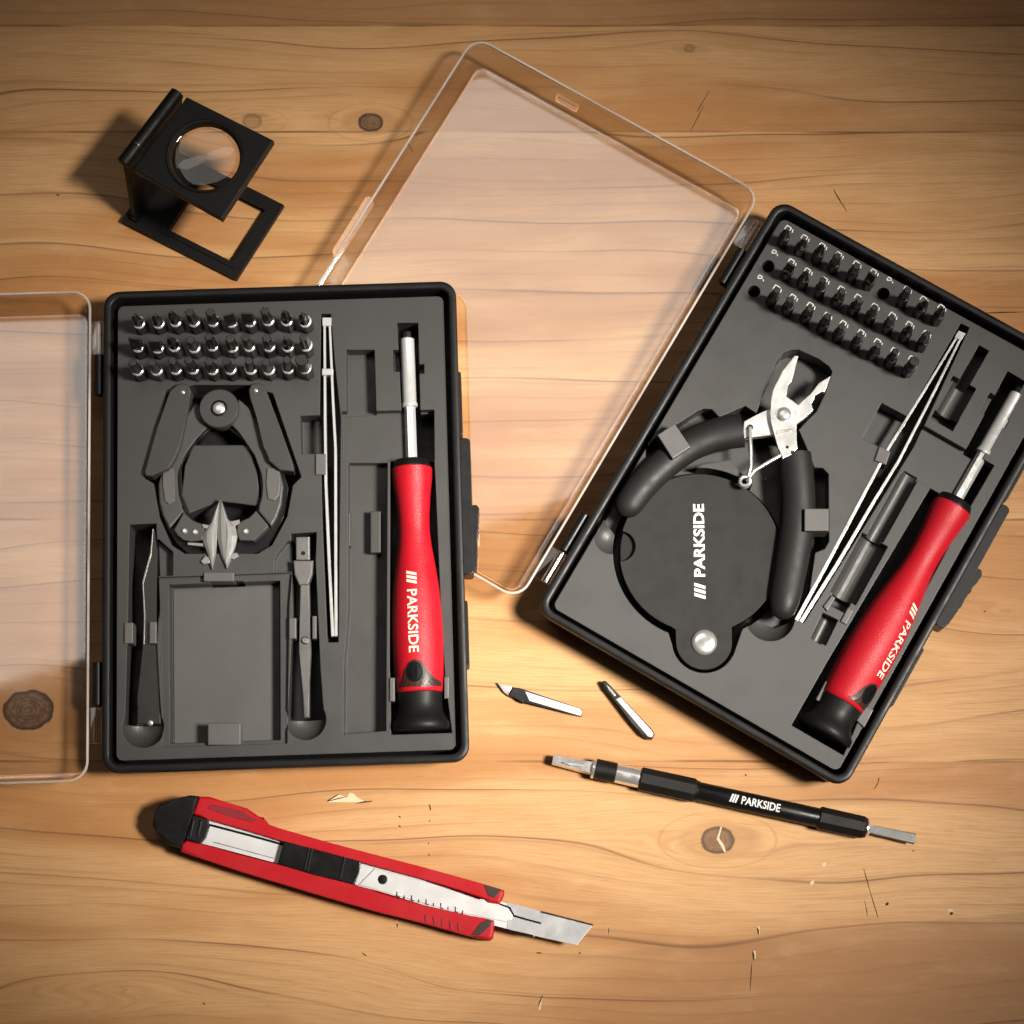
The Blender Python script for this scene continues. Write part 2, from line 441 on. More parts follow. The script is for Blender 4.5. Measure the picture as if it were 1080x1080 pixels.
def lay(bm, fn, cuts=0, thick=0.0):
    if cuts: bmesh.ops.subdivide_edges(bm, edges=bm.edges[:], cuts=cuts, use_grid_fill=True)
    for v in bm.verts: v.co = Vector(fn(v.co.x, v.co.y))
    return MB().addbm(bm)

def flat_poly(pts):
    bm = bmesh.new(); bm.faces.new([bm.verts.new((*p, 0)) for p in pts])
    bmesh.ops.triangulate(bm, faces=bm.faces[:]); return bm

# ------------------------------------------------------------------ table
tb = MB(); tb.prism([(-1700, -1500), (1700, -1500), (1700, 1700), (-1700, 1700)], -60, 0)
o = bpy.data.objects.new('tabletop', tb.mesh('tabletop', Matrix.Scale(U, 4))); COL.objects.link(o)
o.data.materials.append(M['wood']); o['kind'] = 'structure'
TABLE = o
for pts in ([(346, 846), (352, 841), (358, 838), (366, 841), (369, 836), (373, 837), (377, 841), (386, 846)], [(760, 872), (761.5, 872), (758.5, 884), (763.5, 891), (766, 899), (763.5, 898.5), (760.5, 892.5), (755.8, 885)], [(799, 977), (801, 977), (801.5, 985), (799.5, 985)],
            [(794, 1003), (797, 1003), (797, 1011), (795, 1011)], [(999, 960), (1002, 958.5), (1006, 960), (1005, 962), (1001, 961.5)], [(641, 977), (643, 977), (643, 985), (641, 985)],
            [(568, 1065), (571, 1052), (572, 1052), (570, 1065)], [(854, 931), (858, 928), (859, 931), (856, 934)], [(867, 911), (871, 909), (871.5, 913), (868, 914)], [(418, 968), (419.5, 968), (420, 976), (418.5, 976)]):
    mb = MB(); vs = [(*W2(x, y, 0), .1) for x, y in pts]; mb.add(vs, [list(range(len(vs)))])
    o = bpy.data.objects.new('bare_flake', mb.mesh('bare_flake', Matrix.Scale(U, 4))); COL.objects.link(o); o.data.materials.append(M['flake']); o.parent = TABLE
for ax, ay, bx, by, wd in MARKS:
    a, b = W(ax, ay), W(bx, by); dd = (b - a); ln = max(dd.length, .01); dd = dd / ln; nn = Vector((-dd.y, dd.x, 0))
    k = 7; up_, dn_ = [], []
    for i in range(k + 1):
        q = -.5 * wd / max(ln, wd) + (1 + wd / max(ln, wd)) * i / k
        hw_ = wd * .62 * math.sin(PI * min(1, max(0, .06 + .88 * i / k))) ** .6 * random.uniform(.7, 1.15)
        p = a + dd * ln * q + nn * random.uniform(-.15, .15) * wd
        up_.append(tuple((p + nn * hw_)[:2])); dn_.append(tuple((p - nn * hw_)[:2]))
    mb = MB(); vs = [(*p, .12) for p in up_ + dn_[::-1]]; mb.add(vs, [list(range(len(vs)))[::-1]])
    o = bpy.data.objects.new('crack', mb.mesh('crack', Matrix.Scale(U, 4))); COL.objects.link(o); o.data.materials.append(M['crack']); o.parent = TABLE

# ------------------------------------------------------------------ case frames
RIM, TOP = 55.0, 44.0
class Frame:
    def __init__(s, c, a, Wd, Ln): s.c = Vector(c); s.a = a; s.W = Wd; s.L = Ln; s.cs, s.sn = math.cos(a), math.sin(a)
    def w(s, u, v): return (s.c.x + u * s.cs - v * s.sn, s.c.y + u * s.sn + v * s.cs)
    def w3(s, u, v, z): return (*s.w(u, v), z)
    def inv(s, p): d = Vector((p[0], p[1])) - s.c; return (d.x * s.cs + d.y * s.sn, -d.x * s.sn + d.y * s.cs)
    def at(s, px, py, z=TOP): return s.inv(W2(px, py, z))
    def pl(s, pts): return [s.w(*p) for p in pts]
def V2(p): return Vector((p[0], p[1]))
tl, tr, br, bl = [V2(W2(*p, RIM)) for p in ((110.5, 305.5), (478, 297.5), (498, 802), (105, 817))]
d = (tr - tl) + (br - bl); e = (tl - bl) + (tr - br)
FL = Frame((tl + tr + br + bl) / 4, (math.atan2(d.y, d.x) + math.atan2(-e.x, e.y)) / 2, ((tr - tl).length + (br - bl).length) / 2, ((tl - bl).length + (tr - br).length) / 2)
tl, bl, br = [V2(W2(*p, RIM)) for p in ((819, 204.5), (568.5, 643), (893, 837))]
d = br - bl; e = tl - bl
FR = Frame((tl + br) / 2, (math.atan2(d.y, d.x) + math.atan2(-e.x, e.y)) / 2, d.length, e.length)
print('frames', FL.W, FL.L, math.degrees(FL.a), FR.W, FR.L, math.degrees(FR.a))

def shell_rings(fr, spec, hw, hl, r, cu=0.0, cv=0.0):
    rr = []
    for ins, z in spec:
        rr.append([fr.w3(u + cu, v + cv, z) for u, v in rrect(-hw + ins, -hl + ins, hw - ins, hl - ins, max(3, r - ins * .8), 7)])
    return rr

def make_case(fr, side, label, cutters, extra, lid_pts):
    hw, hl = fr.W / 2, fr.L / 2
    c = thing('tool_case', label, 'tool case', (fr.c.x, fr.c.y, 0), fr.a, 'open tool cases')
    b = MB().rings(shell_rings(fr, [(7, 0), (5.5, 1.5), (1.2, 46), (0, 47), (0, 52.5), (.8, 54.3), (2.2, 55), (6.4, 55), (7.6, 54.4), (8.2, 53), (8.6, 5)], hw, hl, 17))
    part('case_base', b, 'shell', c)
    # tray with its moulded recesses
    t0 = MB(); t0.prism(fr.pl(rrect(-hw + 13.5, -hl + 13.5, hw - 13.5, hl - 13.5, 7)), 6, TOP)
    tr_ = boolean(t0, cutters)
    tr_.v += []; tray = part('tray', tr_, 'tray', c)
    for nm, mb, mat in extra: part(nm, mb, mat, tray if nm in ('retaining_clip', 'size_mark', 'tray_liner') else c)
    # hinges on the lid side
    for v0, v1, k0, k1 in ((fr.L / 2 - 110, fr.L / 2 - 66, fr.L / 2 - 64, fr.L / 2 - 30), (-fr.L / 2 + 70, -fr.L / 2 + 115, -fr.L / 2 + 32, -fr.L / 2 + 68)):
        h = MB().lathe(fr.w3(-hw - 6, v0, 43), fr.w3(-hw - 6, v1, 43), [(0, 4.2), (.6, 5.2), (v1 - v0 - .6, 5.2), (v1 - v0, 4.2)], 20)
        cc = fr.w(-hw - 2, (v0 + v1) / 2)
        h.box((*cc, 41), (9, v1 - v0, 9), fr.a, 1)
        part('hinge_barrel', h, 'black', c)
    # latch on the opening side
    la = MB()
    la.prism(fr.pl(rrect(hw - 2, -hl + .38 * fr.L, hw + 10, hl - .335 * fr.L, 4)), 20, 49, 1.5)
    lt = part('latch', la, 'shell', c)
    sr = [(hw + 9, -hl + .39 * fr.L), (hw + 9, -hl + .53 * fr.L)]
    out = [];
    n = 22
    for i in range(n + 1):
        q = i / n
        out.append((hw + 12.5 + 5.5 * (1 - q) ** 1.5 + (0 if i in (0, n) else random.uniform(-1.1, .9)) - (3.5 if i in (0, n) else 0), -hl + (.525 - .135 * q) * fr.L))
    part('latch_grip', MB().prism(fr.pl([(hw + 8.5, -hl + .39 * fr.L), (hw + 8.5, -hl + .525 * fr.L)] + out), 14, 46, 1.2), 'shell', lt)
    for q in (.26, .74):
        part('rim_lug', MB().prism(fr.pl(rrect(hw - 2.5, -hl + q * fr.L - 34, hw + 2.5, -hl + q * fr.L + 34, 2)), 22, 48, 1), 'shell', c)
    # clear lid, folded right back on its hinges
    lu, lv, lw, ll = lid_pts
    spec = [(11, .6), (8, 2.0), (2.2, 40), (0, 41), (0, 49), (.6, 50), (3.2, 50), (3.6, 49), (3.6, 44), (6.0, 42), (11.5, 8), (14, 6)]
    out_ = shell_rings(fr, [(11, .6), (11, 3.4)], lw / 2, ll / 2, 20, lu, lv)
    ld = MB().rings(shell_rings(fr, [(12, .6), (12, 3.6)], lw / 2, ll / 2, 20, lu, lv))
    wl = shell_rings(fr, [(11.6, .6), (9, 1.0), (2.4, 40), (0, 41), (0, 47), (3.2, 47), (3.4, 44), (5.6, 42), (11.6, 6)], lw / 2, ll / 2, 20, lu, lv)
    wl = MB().rings(wl + wl[:1], cap0=False, cap1=False)
    rm = shell_rings(fr, [(-.2, 47.2), (-.2, 49.6), (.4, 50.2), (1.7, 50.2), (2.2, 49.6), (2.2, 47.2)], lw / 2, ll / 2, 20, lu, lv)
    rm = MB().rings(rm + rm[:1], cap0=False, cap1=False)
    fl = shell_rings(fr, [(11.8, 3.8), (11.8, 6.6), (13.0, 6.4), (13.4, 3.8)], lw / 2, ll / 2, 20, lu, lv)
    fl = MB().rings(fl + fl[:1], cap0=False, cap1=False)
    cat = MB(); cat.prism(fr.pl(rrect(lu - lw / 2 - 7, lv - 30, lu - lw / 2 + 1, lv + 42, 2)), 26, 44, 1)
    return c, (ld, wl, rm, fl), cat

# ------------------------------------------------------------------ cutters: shared and per case
def cut(pts, depth, inset=0.0):
    return MB().prism(pts, TOP - depth, TOP + 30, inset0=inset)
def lp(pts): return [W2(x, y, TOP) for x, y in pts]
def box_px(x0, y0, x1, y1): return [(x0, y0), (x1, y0), (x1, y1), (x0, y1)]
def L2R(pts):      # left-case plan points carried to the right case
    sx, sy = FR.W / FL.W, FR.L / FL.L
    return [FR.w(u * sx, v * sy) for u, v in (FL.inv(p) for p in pts)]

drv_slot = [(411.5, 484), (458, 484), (459.5, 510), (465, 640), (470, 720), (477, 773), (412.5, 775), (411, 700)]
shaft_slot = [(419, 340.5), (441, 340.5), (443.5, 436), (423.5, 436)]
notch_a = box_px(414.5, 369, 424, 392); notch_b = box_px(440, 384, 447.5, 394)
cross = [(360, 434), (458, 432), (458.5, 486), (361, 487)]
deep = [(438, 434), (458, 433), (458.4, 482), (438, 483)]

# left tray
cutL = [cut(lp([(338.7, 331), (349, 331), (353, 380), (359.5, 441), (357, 677.5), (345.6, 677.5), (340.5, 560), (337.3, 440)]), 42),
        cut(lp([(316.7, 438.7), (359, 437), (359, 478), (317.5, 479)]), 28),
        cut(lp([(364.2, 368), (396, 368), (398, 436), (364.5, 438)]), 18, 1.5),
        cut(lp(cross), 12), cut(lp(deep), 42),
        cut(lp([(366, 484), (410, 484), (408.5, 772), (361, 776), (361.5, 700), (366, 640)]), 22, 2),
        cut(lp(shaft_slot), 42), cut(lp(notch_a), 16), cut(lp(notch_b), 16),
        cut(lp(drv_slot), 42),
        cut(lp([(176, 415), (204, 406), (262, 406), (288, 415), (318, 503), (309, 512), (303, 545), (287, 575), (272, 584), (195, 584), (181, 575), (168, 545), (162, 510), (152, 504)]), 42),
        cut(lp([(136.7, 553.4), (165, 552), (168, 640), (165.5, 680), (170.5, 764), (131.8, 764), (135, 650)]), 42),
        cut(lp([(160, 568), (168, 569), (182.5, 582), (182.5, 607), (160, 608)]), 13),
        MB().sphere((*W2(151.5, 766, TOP), TOP + 7), 23),
        cut(lp([(165, 609), (308, 604), (305, 640), (303, 784), (171, 788), (168, 660)]), 4.5),
        cut(lp([(176.4, 615), (296, 610.5), (296.5, 781), (177.6, 785)]), 22, 1.5),
        cut(lp(box_px(220, 612, 256, 625)), 42),
        cut(lp([(307, 563), (334, 561), (333, 592), (338, 704), (342, 758), (303.5, 759), (309, 647), (307.5, 592)]), 42),
        cut(lp([(291, 586), (303, 571), (312, 569), (312, 603), (289, 603)]), 13),
        MB().sphere((*W2(322.5, 759, TOP), TOP + 7), 22)]
def clips(boxes, z0, z1, fr, mat='clip'):
    r = []
    for b in boxes:
        mb = MB().prism(lp(b) if len(b[0]) == 2 else b, z0, z1, 1.0)
        r.append(('retaining_clip', mb, mat))
    return r
extraL = clips([box_px(215, 604, 247, 613.5), box_px(219.5, 763, 254, 786), box_px(131.5, 657, 140.7, 679), box_px(158, 656, 165.5, 679),
                box_px(305, 652, 312.6, 674), box_px(329.5, 650, 334, 674), box_px(411, 715, 416.5, 740), box_px(468.5, 714, 473.5, 737),
                box_px(333, 479, 344, 501)], 24, TOP + 2.5, FL)
extraL += clips([box_px(357.5, 538, 369, 574), box_px(390, 537, 401, 581)], 20, TOP - 9, FL, 'tray')
extraL.append(('tray_liner', MB().prism(lp([(179.5, 617.5), (293, 613.5), (293.5, 778.5), (180.5, 782)]), TOP - 24, TOP - 20.5, .8), 'liner'))
island = MB().prism(lp([(202, 467), (262, 467), (270, 495), (275, 533), (233.4, 525.5), (197.8, 540), (189, 520), (194, 490)]), 5.5, TOP - 8, 2)
extraL.append(('retaining_clip', island, 'tray'))
# right tray
def seg_rect(a, b, w):
    A = Vector(a); B = Vector(b); n = (B - A).normalized(); n = Vector((-n.y, n.x)) * w / 2
    return [tuple(A - n), tuple(B - n), tuple(B + n), tuple(A + n)]
def seg_lathe(a, b, prof, z):
    A = Vector((*W2(*a, TOP), z)); B = Vector((*W2(*b, TOP), z))
    return MB().lathe(A, B, prof, 24)
penA, penB = (1038, 368), (862, 677)
pl_len = (V2(W2(*penB, TOP)) - V2(W2(*penA, TOP))).length
DC = (738.5, 583.0)
dcw = W2(*DC, TOP); tabw = W2(742.5, 676, TOP)
holes = crop(780, 220, 4.696, [(712, 420), (142, 285), (72, 410)])
cutR = [cut(L2R(lp(drv_slot)), 42), cut(L2R(lp(shaft_slot)), 42), cut(L2R(lp(notch_a)), 16), cut(L2R(lp(notch_b)), 16),
        cut(L2R(lp([(372, 434), (458, 432), (458.5, 486), (372, 487)])), 10), cut(L2R(lp(deep)), 42),
        cut(lp([(1013.5, 341), (1022.5, 345.5), (965, 470), (848, 657), (837.5, 653), (940, 468)]), 42),
        cut(lp([(930, 425), (975, 449), (955, 486), (909.5, 462)]), 26),
        cut(lp(seg_rect((1038, 367), (1015, 407), 12)), 24), cut(lp(seg_rect((1017.5, 403), (996, 441), 28)), 12),
        seg_lathe((1017.5, 403), (996, 441), [(0, 11), (44, 11)], TOP - 8),
        cut(lp(seg_rect((1000, 436), (993, 448), 27)), 32),
        cut(lp(seg_rect((962, 498), (923, 568), 19)), 6), seg_lathe((962, 498), (921, 571), [(0, 9), (90, 9)], TOP - 6),
        cut(lp(seg_rect((923, 569), (889, 631), 31)), 5), seg_lathe((923, 569), (889, 631), [(0, 14.5), (71, 14.5)], TOP - 5),
        cut(lp(seg_rect((889, 629), (882, 642), 22)), 30),
        cut(lp(seg_rect((876, 650), (863, 677), 18)), 10), seg_lathe((876, 650), (863, 677), [(0, 8.4), (31, 8.4)], TOP - 8),
        MB().prism(circle(*dcw, 90, 72), TOP - 42, TOP + 30), MB().prism(circle(*tabw, 33, 40), TOP - 42, TOP + 30),
        cut(lp([(700, 652), (712, 640), (772, 640), (786, 655), (774, 690), (712, 690)]), 42),
        cut(lp([(797, 436), (810.4, 402), (819, 380), (826, 371.5), (834, 368.6), (842, 368), (864, 378), (875, 386), (878.5, 392), (871, 415), (862, 434), (848, 448), (836, 462), (808, 448)]), 28, 1),
        cut(lp([(681, 486), (681, 472), (690, 463), (735, 434), (742, 431), (751, 431.5), (759, 440), (786, 428), (798, 436), (826, 466), (842, 452), (850, 470), (859, 493), (868, 493.5), (874, 500), (874.5, 571), (870, 579), (860, 583), (850, 650), (818, 660), (798, 650), (815, 560), (800, 520), (770, 485), (740, 490), (700, 515), (668, 560), (652, 566), (634, 545)]), 26),
        MB().sphere((*W2(645, 566, TOP), TOP + 8), 20), MB().sphere((*W2(812, 650, TOP), TOP + 8), 27)]
for h in holes: cutR.append(MB().prism(circle(*W2(*h, TOP), 6.6, 24), 12, TOP + 20))
extraR = clips([[(692, 464), (710, 452), (726.7, 476.7), (707.8, 489)]], 40, TOP + 22, FR, 'clip')
extraR += clips([box_px(845.6, 541, 871, 564.4)], 34, TOP + 22, FR, 'clip')
extraR += clips([[(860, 738), (870.5, 718.5), (875.5, 721), (865, 741)], [(903, 760), (913, 745), (921, 749), (911, 768)],
                 [(927, 471), (939, 477), (934, 491), (922, 486)], [(868, 640), (877, 628), (881, 631), (872, 645)], [(886, 656), (894, 641), (900, 644), (892, 659)]], 24, TOP + 2.5, FR)

# ------------------------------------------------------------------ the two cases
loc_l = FL.inv(V2(W2(97.5, 306, 50))); loc_l2 = FL.inv(V2(W2(91, 824, 50)))
lidL = ((loc_l[0] + loc_l2[0]) / 2 - FL.W / 2, (loc_l[1] + loc_l2[1]) / 2, FL.W, loc_l[1] - loc_l2[1])
q0, q1, q2 = [FR.inv(V2(W2(*p, 50))) for p in ((495, 45), (803, 192), (553, 637))]
uR = (q1[0] + q2[0]) / 2
lidR = ((q0[0] + uR) / 2, ((q0[1] + q1[1]) / 2 + q2[1]) / 2, uR - q0[0], (q0[1] + q1[1]) / 2 - q2[1])
print('lids', lidL, lidR, -FL.W / 2, -FR.W / 2)
# printed size marks beside the bit holes
def mark(px, py, k):
    mb = MB()
    fr = FR; c = fr.at(px, py); s = 1.0
    strokes = [[(-4, 3.2), (-4.4, -2)], [(-4, 3.2), (1.5, 2.8)], [(1.5, 2.8), (1.2, -.5)], [(3.6, 2), (4.6, -1.6)]] if k else [[(-3, 2.4), (-3, -1.8)], [(-3, 2.4), (.5, 2.2)], [(.5, 2.2), (1.4, .2)], [(1.4, .2), (-3, -1.8)], [(2.6, 0), (4.4, -1.6)]]
    for a, b in strokes:
        mb.prism([fr.w(c[0] + x, c[1] + y) for x, y in seg_rect(a, b, 1.0)], TOP - .2, TOP + .35)
    return mb

rowsR = [crop(780, 220, 4.696, r) for r in (
    [(212, 170), (293, 215), (380, 255), (462, 300), (550, 345), (635, 385), (712, 420), (800, 470), (882, 520), (970, 560)],
    [(142, 285), (228, 335), (308, 380), (392, 425), (475, 470), (558, 510), (640, 555), (728, 600), (812, 645), (895, 690)],
    [(72, 410), (155, 465), (235, 510), (322, 550), (405, 600), (485, 640), (573, 685), (655, 730), (738, 775), (825, 815)])]
mk = MB()
for r in rowsR:
    for i, p in enumerate(r):
        a = mark(p[0] + 7.0, p[1] - 14.0, (rowsR.index(r), i) not in ((0, 6), (1, 0), (2, 0))); mk.add(a.v, a.f)
extraR.append(('size_mark', mk, 'white'))

caseL, ldL, catL = make_case(FL, 'left', 'open black tool case on the left, with spring pliers and a large empty compartment', cutL, extraL, lidL)
caseR, ldR, catR = make_case(FR, 'right', 'open black tool case on the right, tilted, holding a round black disc and wire cutters', cutR, extraR, lidR)
hw, hl = FL.W / 2 + 2, FL.L / 2 + 2
blk = MB().prism(FL.pl(rrect(-hw, -hl, hw + 8, hl, 17)), -5, 90)
ll_ = part('lid', ldL[0], 'acrylic', caseL)
lr = part('lid', boolean(ldR[0], [blk]), 'acrylic', caseR)
for i, (nm, mt) in enumerate((('lid_wall', 'wall'), ('lid_rim', 'frost'), ('lid_fillet', 'acrylic'))):
    part(nm, ldL[i + 1], mt, ll_)
    part(nm, boolean(ldR[i + 1], [blk]), mt, lr)
part('catch', boolean(catR, [blk]), 'acrylic', lr)
for c, fr, lid in ((caseL, FL, lidL), (caseR, FR, lidR)):
    for k0, k1 in ((fr.L / 2 - 64, fr.L / 2 - 30), (-fr.L / 2 + 32, -fr.L / 2 + 68)):
        h = MB().lathe(fr.w3(-fr.W / 2 - 6, k0, 43), fr.w3(-fr.W / 2 - 6, k1, 43), [(0, 4), (.5, 4.6), (k1 - k0 - .5, 4.6), (k1 - k0, 4)], 16)
        h.prism(fr.pl(rrect(lid[0] + lid[2] / 2 - 1, k0, -fr.W / 2 - 7, k1, 1)), 40, 46, .5)
        part('hinge_knuckle', h, 'acrylic', [x for x in c.children if x.name.startswith('lid')][0])
a = FR.at(598, 109, 20)
tabm = MB().box((*FR.w(a[0], a[1]), 22), (26, 5, 14), FR.a, 1)
part('lid_stop', tabm, 'acrylic', lr)

# ------------------------------------------------------------------ screwdriver bits
def make_bit(kind, bright):
    r = bpy.data.objects.new('screwdriver_bit', None)
    sh = MB().lathe((0, 0, -24), (0, 0, 60), [(0, 5.4), (1, 7.0), (24 + 20, 7.0), (24 + 22, 5.9)], sides=6)
    tp = MB()
    if kind == 'cross':
        n = 16
        rr = []
        for z, k in ((22, 4.6), (32, 4.6), (39, 3.6), (44, 1.4)):
            rr.append([(k * (1 if i % 4 in (0, 1) else .62) * math.cos(2 * PI * i / n), k * (1 if i % 4 in (0, 1) else .62) * math.sin(2 * PI * i / n), z) for i in range(n)])
        tp.rings(rr, smooth=False)
    elif kind == 'slot':
        rr = []
        for z, a, b in ((22, 4.6, 4.6), (30, 4.8, 4.2), (44, 5.2, 1.0)):
            rr.append([(a * sx, b * sy, z) for sx, sy in ((-1, -1), (1, -1), (1, 1), (-1, 1))])
        tp.rings(rr, smooth=False)
    elif kind == 'star':
        n = 24; rr = []
        for z, k in ((22, 4.8), (34, 4.4), (44, 4.0), (44.6, 3.4)):
            rr.append([(k * (1 + .16 * math.cos(6 * 2 * PI * i / n)) * math.cos(2 * PI * i / n), k * (1 + .16 * math.cos(6 * 2 * PI * i / n)) * math.sin(2 * PI * i / n), z) for i in range(n)])
        tp.rings(rr, smooth=False)
    elif kind == 'hex':
        tp.lathe((0, 0, 22), (0, 0, 60), [(0, 5), (8, 4.4), (22, 4.2), (22.8, 3.6)], sides=6)
    else:
        tp.lathe((0, 0, 22), (0, 0, 60), [(0, 5.4), (2, 6), (21, 6), (22.5, 5.2)], 24)
    ri = MB().lathe((0, 0, 20.5), (0, 0, 60), [(0, 6.2), (0, 6.6), (1.4, 5.9), (1.8, 5.0)], 18, caps=False)  # ring added for its glints, chrome on the bright bits
    for nm, mb, mt in (('shank', sh, 'bit'), ('tip', tp, 'dark' if bright else 'bit'), ('glint_ring', ri, 'chrome' if bright else 'dark')):
        o = bpy.data.objects.new(nm, mb.mesh(nm, Matrix.Scale(U, 4))); o.data.materials.append(M[mt]); o.parent = r
    return r
protos = {(k, b): make_bit(k, b) for k in ('cross', 'slot', 'star', 'hex', 'socket') for b in (True, False)}
used = set()
ORD = ['first', 'second', 'third', 'fourth', 'fifth', 'sixth', 'seventh', 'eighth', 'ninth', 'tenth']
def place_bit(p, rot, kind, label, group, sc=1.0):
    kind = (kind, 'left' in group)
    pr = protos[kind]
    if kind not in used:
        used.add(kind); o = pr; COL.objects.link(o); kids = list(pr.children)
        for k in kids: COL.objects.link(k)
    else:
        o = pr.copy(); COL.objects.link(o)
        for ch in list(pr.children):
            c = ch.copy(); COL.objects.link(c); c.parent = o
    o.empty_display_size = .005
    o.location = Vector((*p, TOP)) * U; o.rotation_euler = (0, 0, rot)
    o['label'] = label; o['category'] = 'driver bit'; o['group'] = group
    o.scale = (sc, sc, 1.0 if sc < 1 else 1.2); o.rotation_euler.x = random.uniform(-.04, .04); o.rotation_euler.y = random.uniform(-.04, .04)
kinds = [['cross', 'cross', 'cross', 'star', 'star', 'slot', 'slot', 'star', 'cross', 'cross'],
         ['slot', 'slot', 'cross', 'hex', 'star', 'star', 'hex', 'star', 'cross', 'star'],
         ['hex', 'hex', 'star', 'star', 'star', 'hex', 'hex', 'hex', 'hex', 'socket']]
rown = ['back', 'middle', 'front']
bases = []
for j, (xa, xb, yy) in enumerate(((142, 319.5, 331), (141, 320, 357.5), (141, 320, 381.5))):
    for i in range(10):
        px = xa + (xb - xa) * i / 9
        # the photo point is a bit's tip, 44 above the tray
        w = W2(px, yy - .3 * i * .5, TOP + 53)
        place_bit(w, FL.a + random.uniform(-.3, .3), kinds[j][i], f'{ORD[i]} dark steel bit from the hinges in the {rown[j]} row of the left case', 'driver bits of the left case', 1.08)
for j in range(3):
    for i in range(10):
        if (j, i) in ((0, 6), (1, 0), (2, 0)): continue
        place_bit(W2(*rowsR[j][i], TOP), FR.a + random.uniform(-.3, .3), kinds[j][i],
                  f'dark steel bit in hole {ORD[i]} from the hinges, {rown[j]} row of the right case', 'driver bits of the right case', .9)

# ------------------------------------------------------------------ screwdrivers
HP = [(0, 20.0), (1.2, 21.2), (10, 20.8), (30, 18.2), (52, 16.4), (68, 16.2), (84, 17.6), (104, 20.6), (128, 24.0), (152, 26.0), (176, 26.8), (200, 26.4), (222, 25.2), (236, 24.2)]
def hp_r(s):
    for (a, ra), (b, rb) in zip(HP, HP[1:]):
        if s <= b: return ra + (rb - ra) * max(0, (s - a)) / (b - a)
    return HP[-1][1]
def screwdriver(label, start, end, zax, roll):
    A = Vector((*W2(*start, zax), zax)); B = Vector((*W2(*end, zax), zax))
    ax = (B - A).normalized(); k = (B - A).length / 277.0
    rot = math.atan2(ax.y, ax.x)
    t = thing('screwdriver', label, 'screwdriver', (A.x, A.y, 0), rot, 'red handled screwdrivers')
    P = lambda s: A + ax * (s * k)
    side = Vector((-ax.y, ax.x, 0)); up = Vector((0, 0, 1))      # side = to the viewer's right when the handle hangs down
    def surf(s, arc, lift=.7):
        r = hp_r(s) + lift; th = arc / hp_r(s) + roll
        return P(s) + side * (r * math.sin(th)) + up * (r * math.cos(th))
    # sub-divide profile smoothly
    prof = []
    for (a, ra), (b, rb) in zip(HP, HP[1:]):
        for q in (0, .34, .67): prof.append(((a + (b - a) * q) * k, hp_r(a + (b - a) * q)))
    prof.append((HP[-1][0] * k, HP[-1][1])); prof.append((238 * k, 22.5))
    h = part('handle', MB().lathe(P(0), P(277), prof, 48), 'red', t)
    part('collar', MB().lathe(P(-9), P(277), [(0, 12), (1, 18), (7, 20), (9.4 * k, 20)], 40), 'black', t)
    part('shaft', MB().lathe(P(-67), P(0), [(0, 5.2), (1, 5.8), (62 * k, 5.8)], sides=6, phase=PI / 6), 'chrome', t)
    part('socket', MB().lathe(P(-142), P(0), [(0, 6.0), (1, 7.2), (70 * k, 7.4), (72 * k, 8.4), (75 * k, 8.6), (76 * k, 7)], 28), 'chrome', t)
    part('tip', MB().lathe(P(-150), P(0), [(0, 3.0), (2, 4.6), (9, 4.6)], sides=6), 'dark', t)
    cp = MB().lathe(P(238), P(300), [(0, 21), (.6, 23.6), (10, 22.4), (19, 22.8), (26, 26), (31, 29.6), (36, 30), (38.5, 28.4), (39, 25)], 44)
    part('end_cap', cp, 'matte', t)
    # hanging eye
    pts = crop(300, 640, 4.909, [(585, 428), (605, 402), (622, 345), (648, 307), (675, 295), (705, 305), (735, 345), (770, 388), (822, 408), (822, 428), (700, 434)])
    ey = lambda p: (p[1] - 494.0, p[0] - 440.5)
    q = flat_poly([ey(p) for p in pts]); e = part('hanging_eye', lay(q, lambda s, a: surf(s, a, .8), 3), 'brown', h)
    q = flat_poly([(219 + 10.5 * math.cos(i * PI / 12), -3.2 + 8.2 * math.sin(i * PI / 12)) for i in range(24)])
    part('eye_hole', lay(q, lambda s, a: surf(s, a, 1.3), 2), 'black', e)
    # lettering runs from the shaft towards the cap
    bm = lettering('PARKSIDE', 86, 10.5, True)
    part('lettering', lay(bm, lambda x, y: surf(113 + x, y - 8.5, .55), 1), 'cream', h)
    return t
screwdriver('red handled screwdriver lying upright in the left tool case', (434.5, 494), (444.5, 771), 38, -.02)
screwdriver('red handled screwdriver in the right tool case, lettering turned to its edge', (1004.5, 535), (867.5, 776), 38, .95)

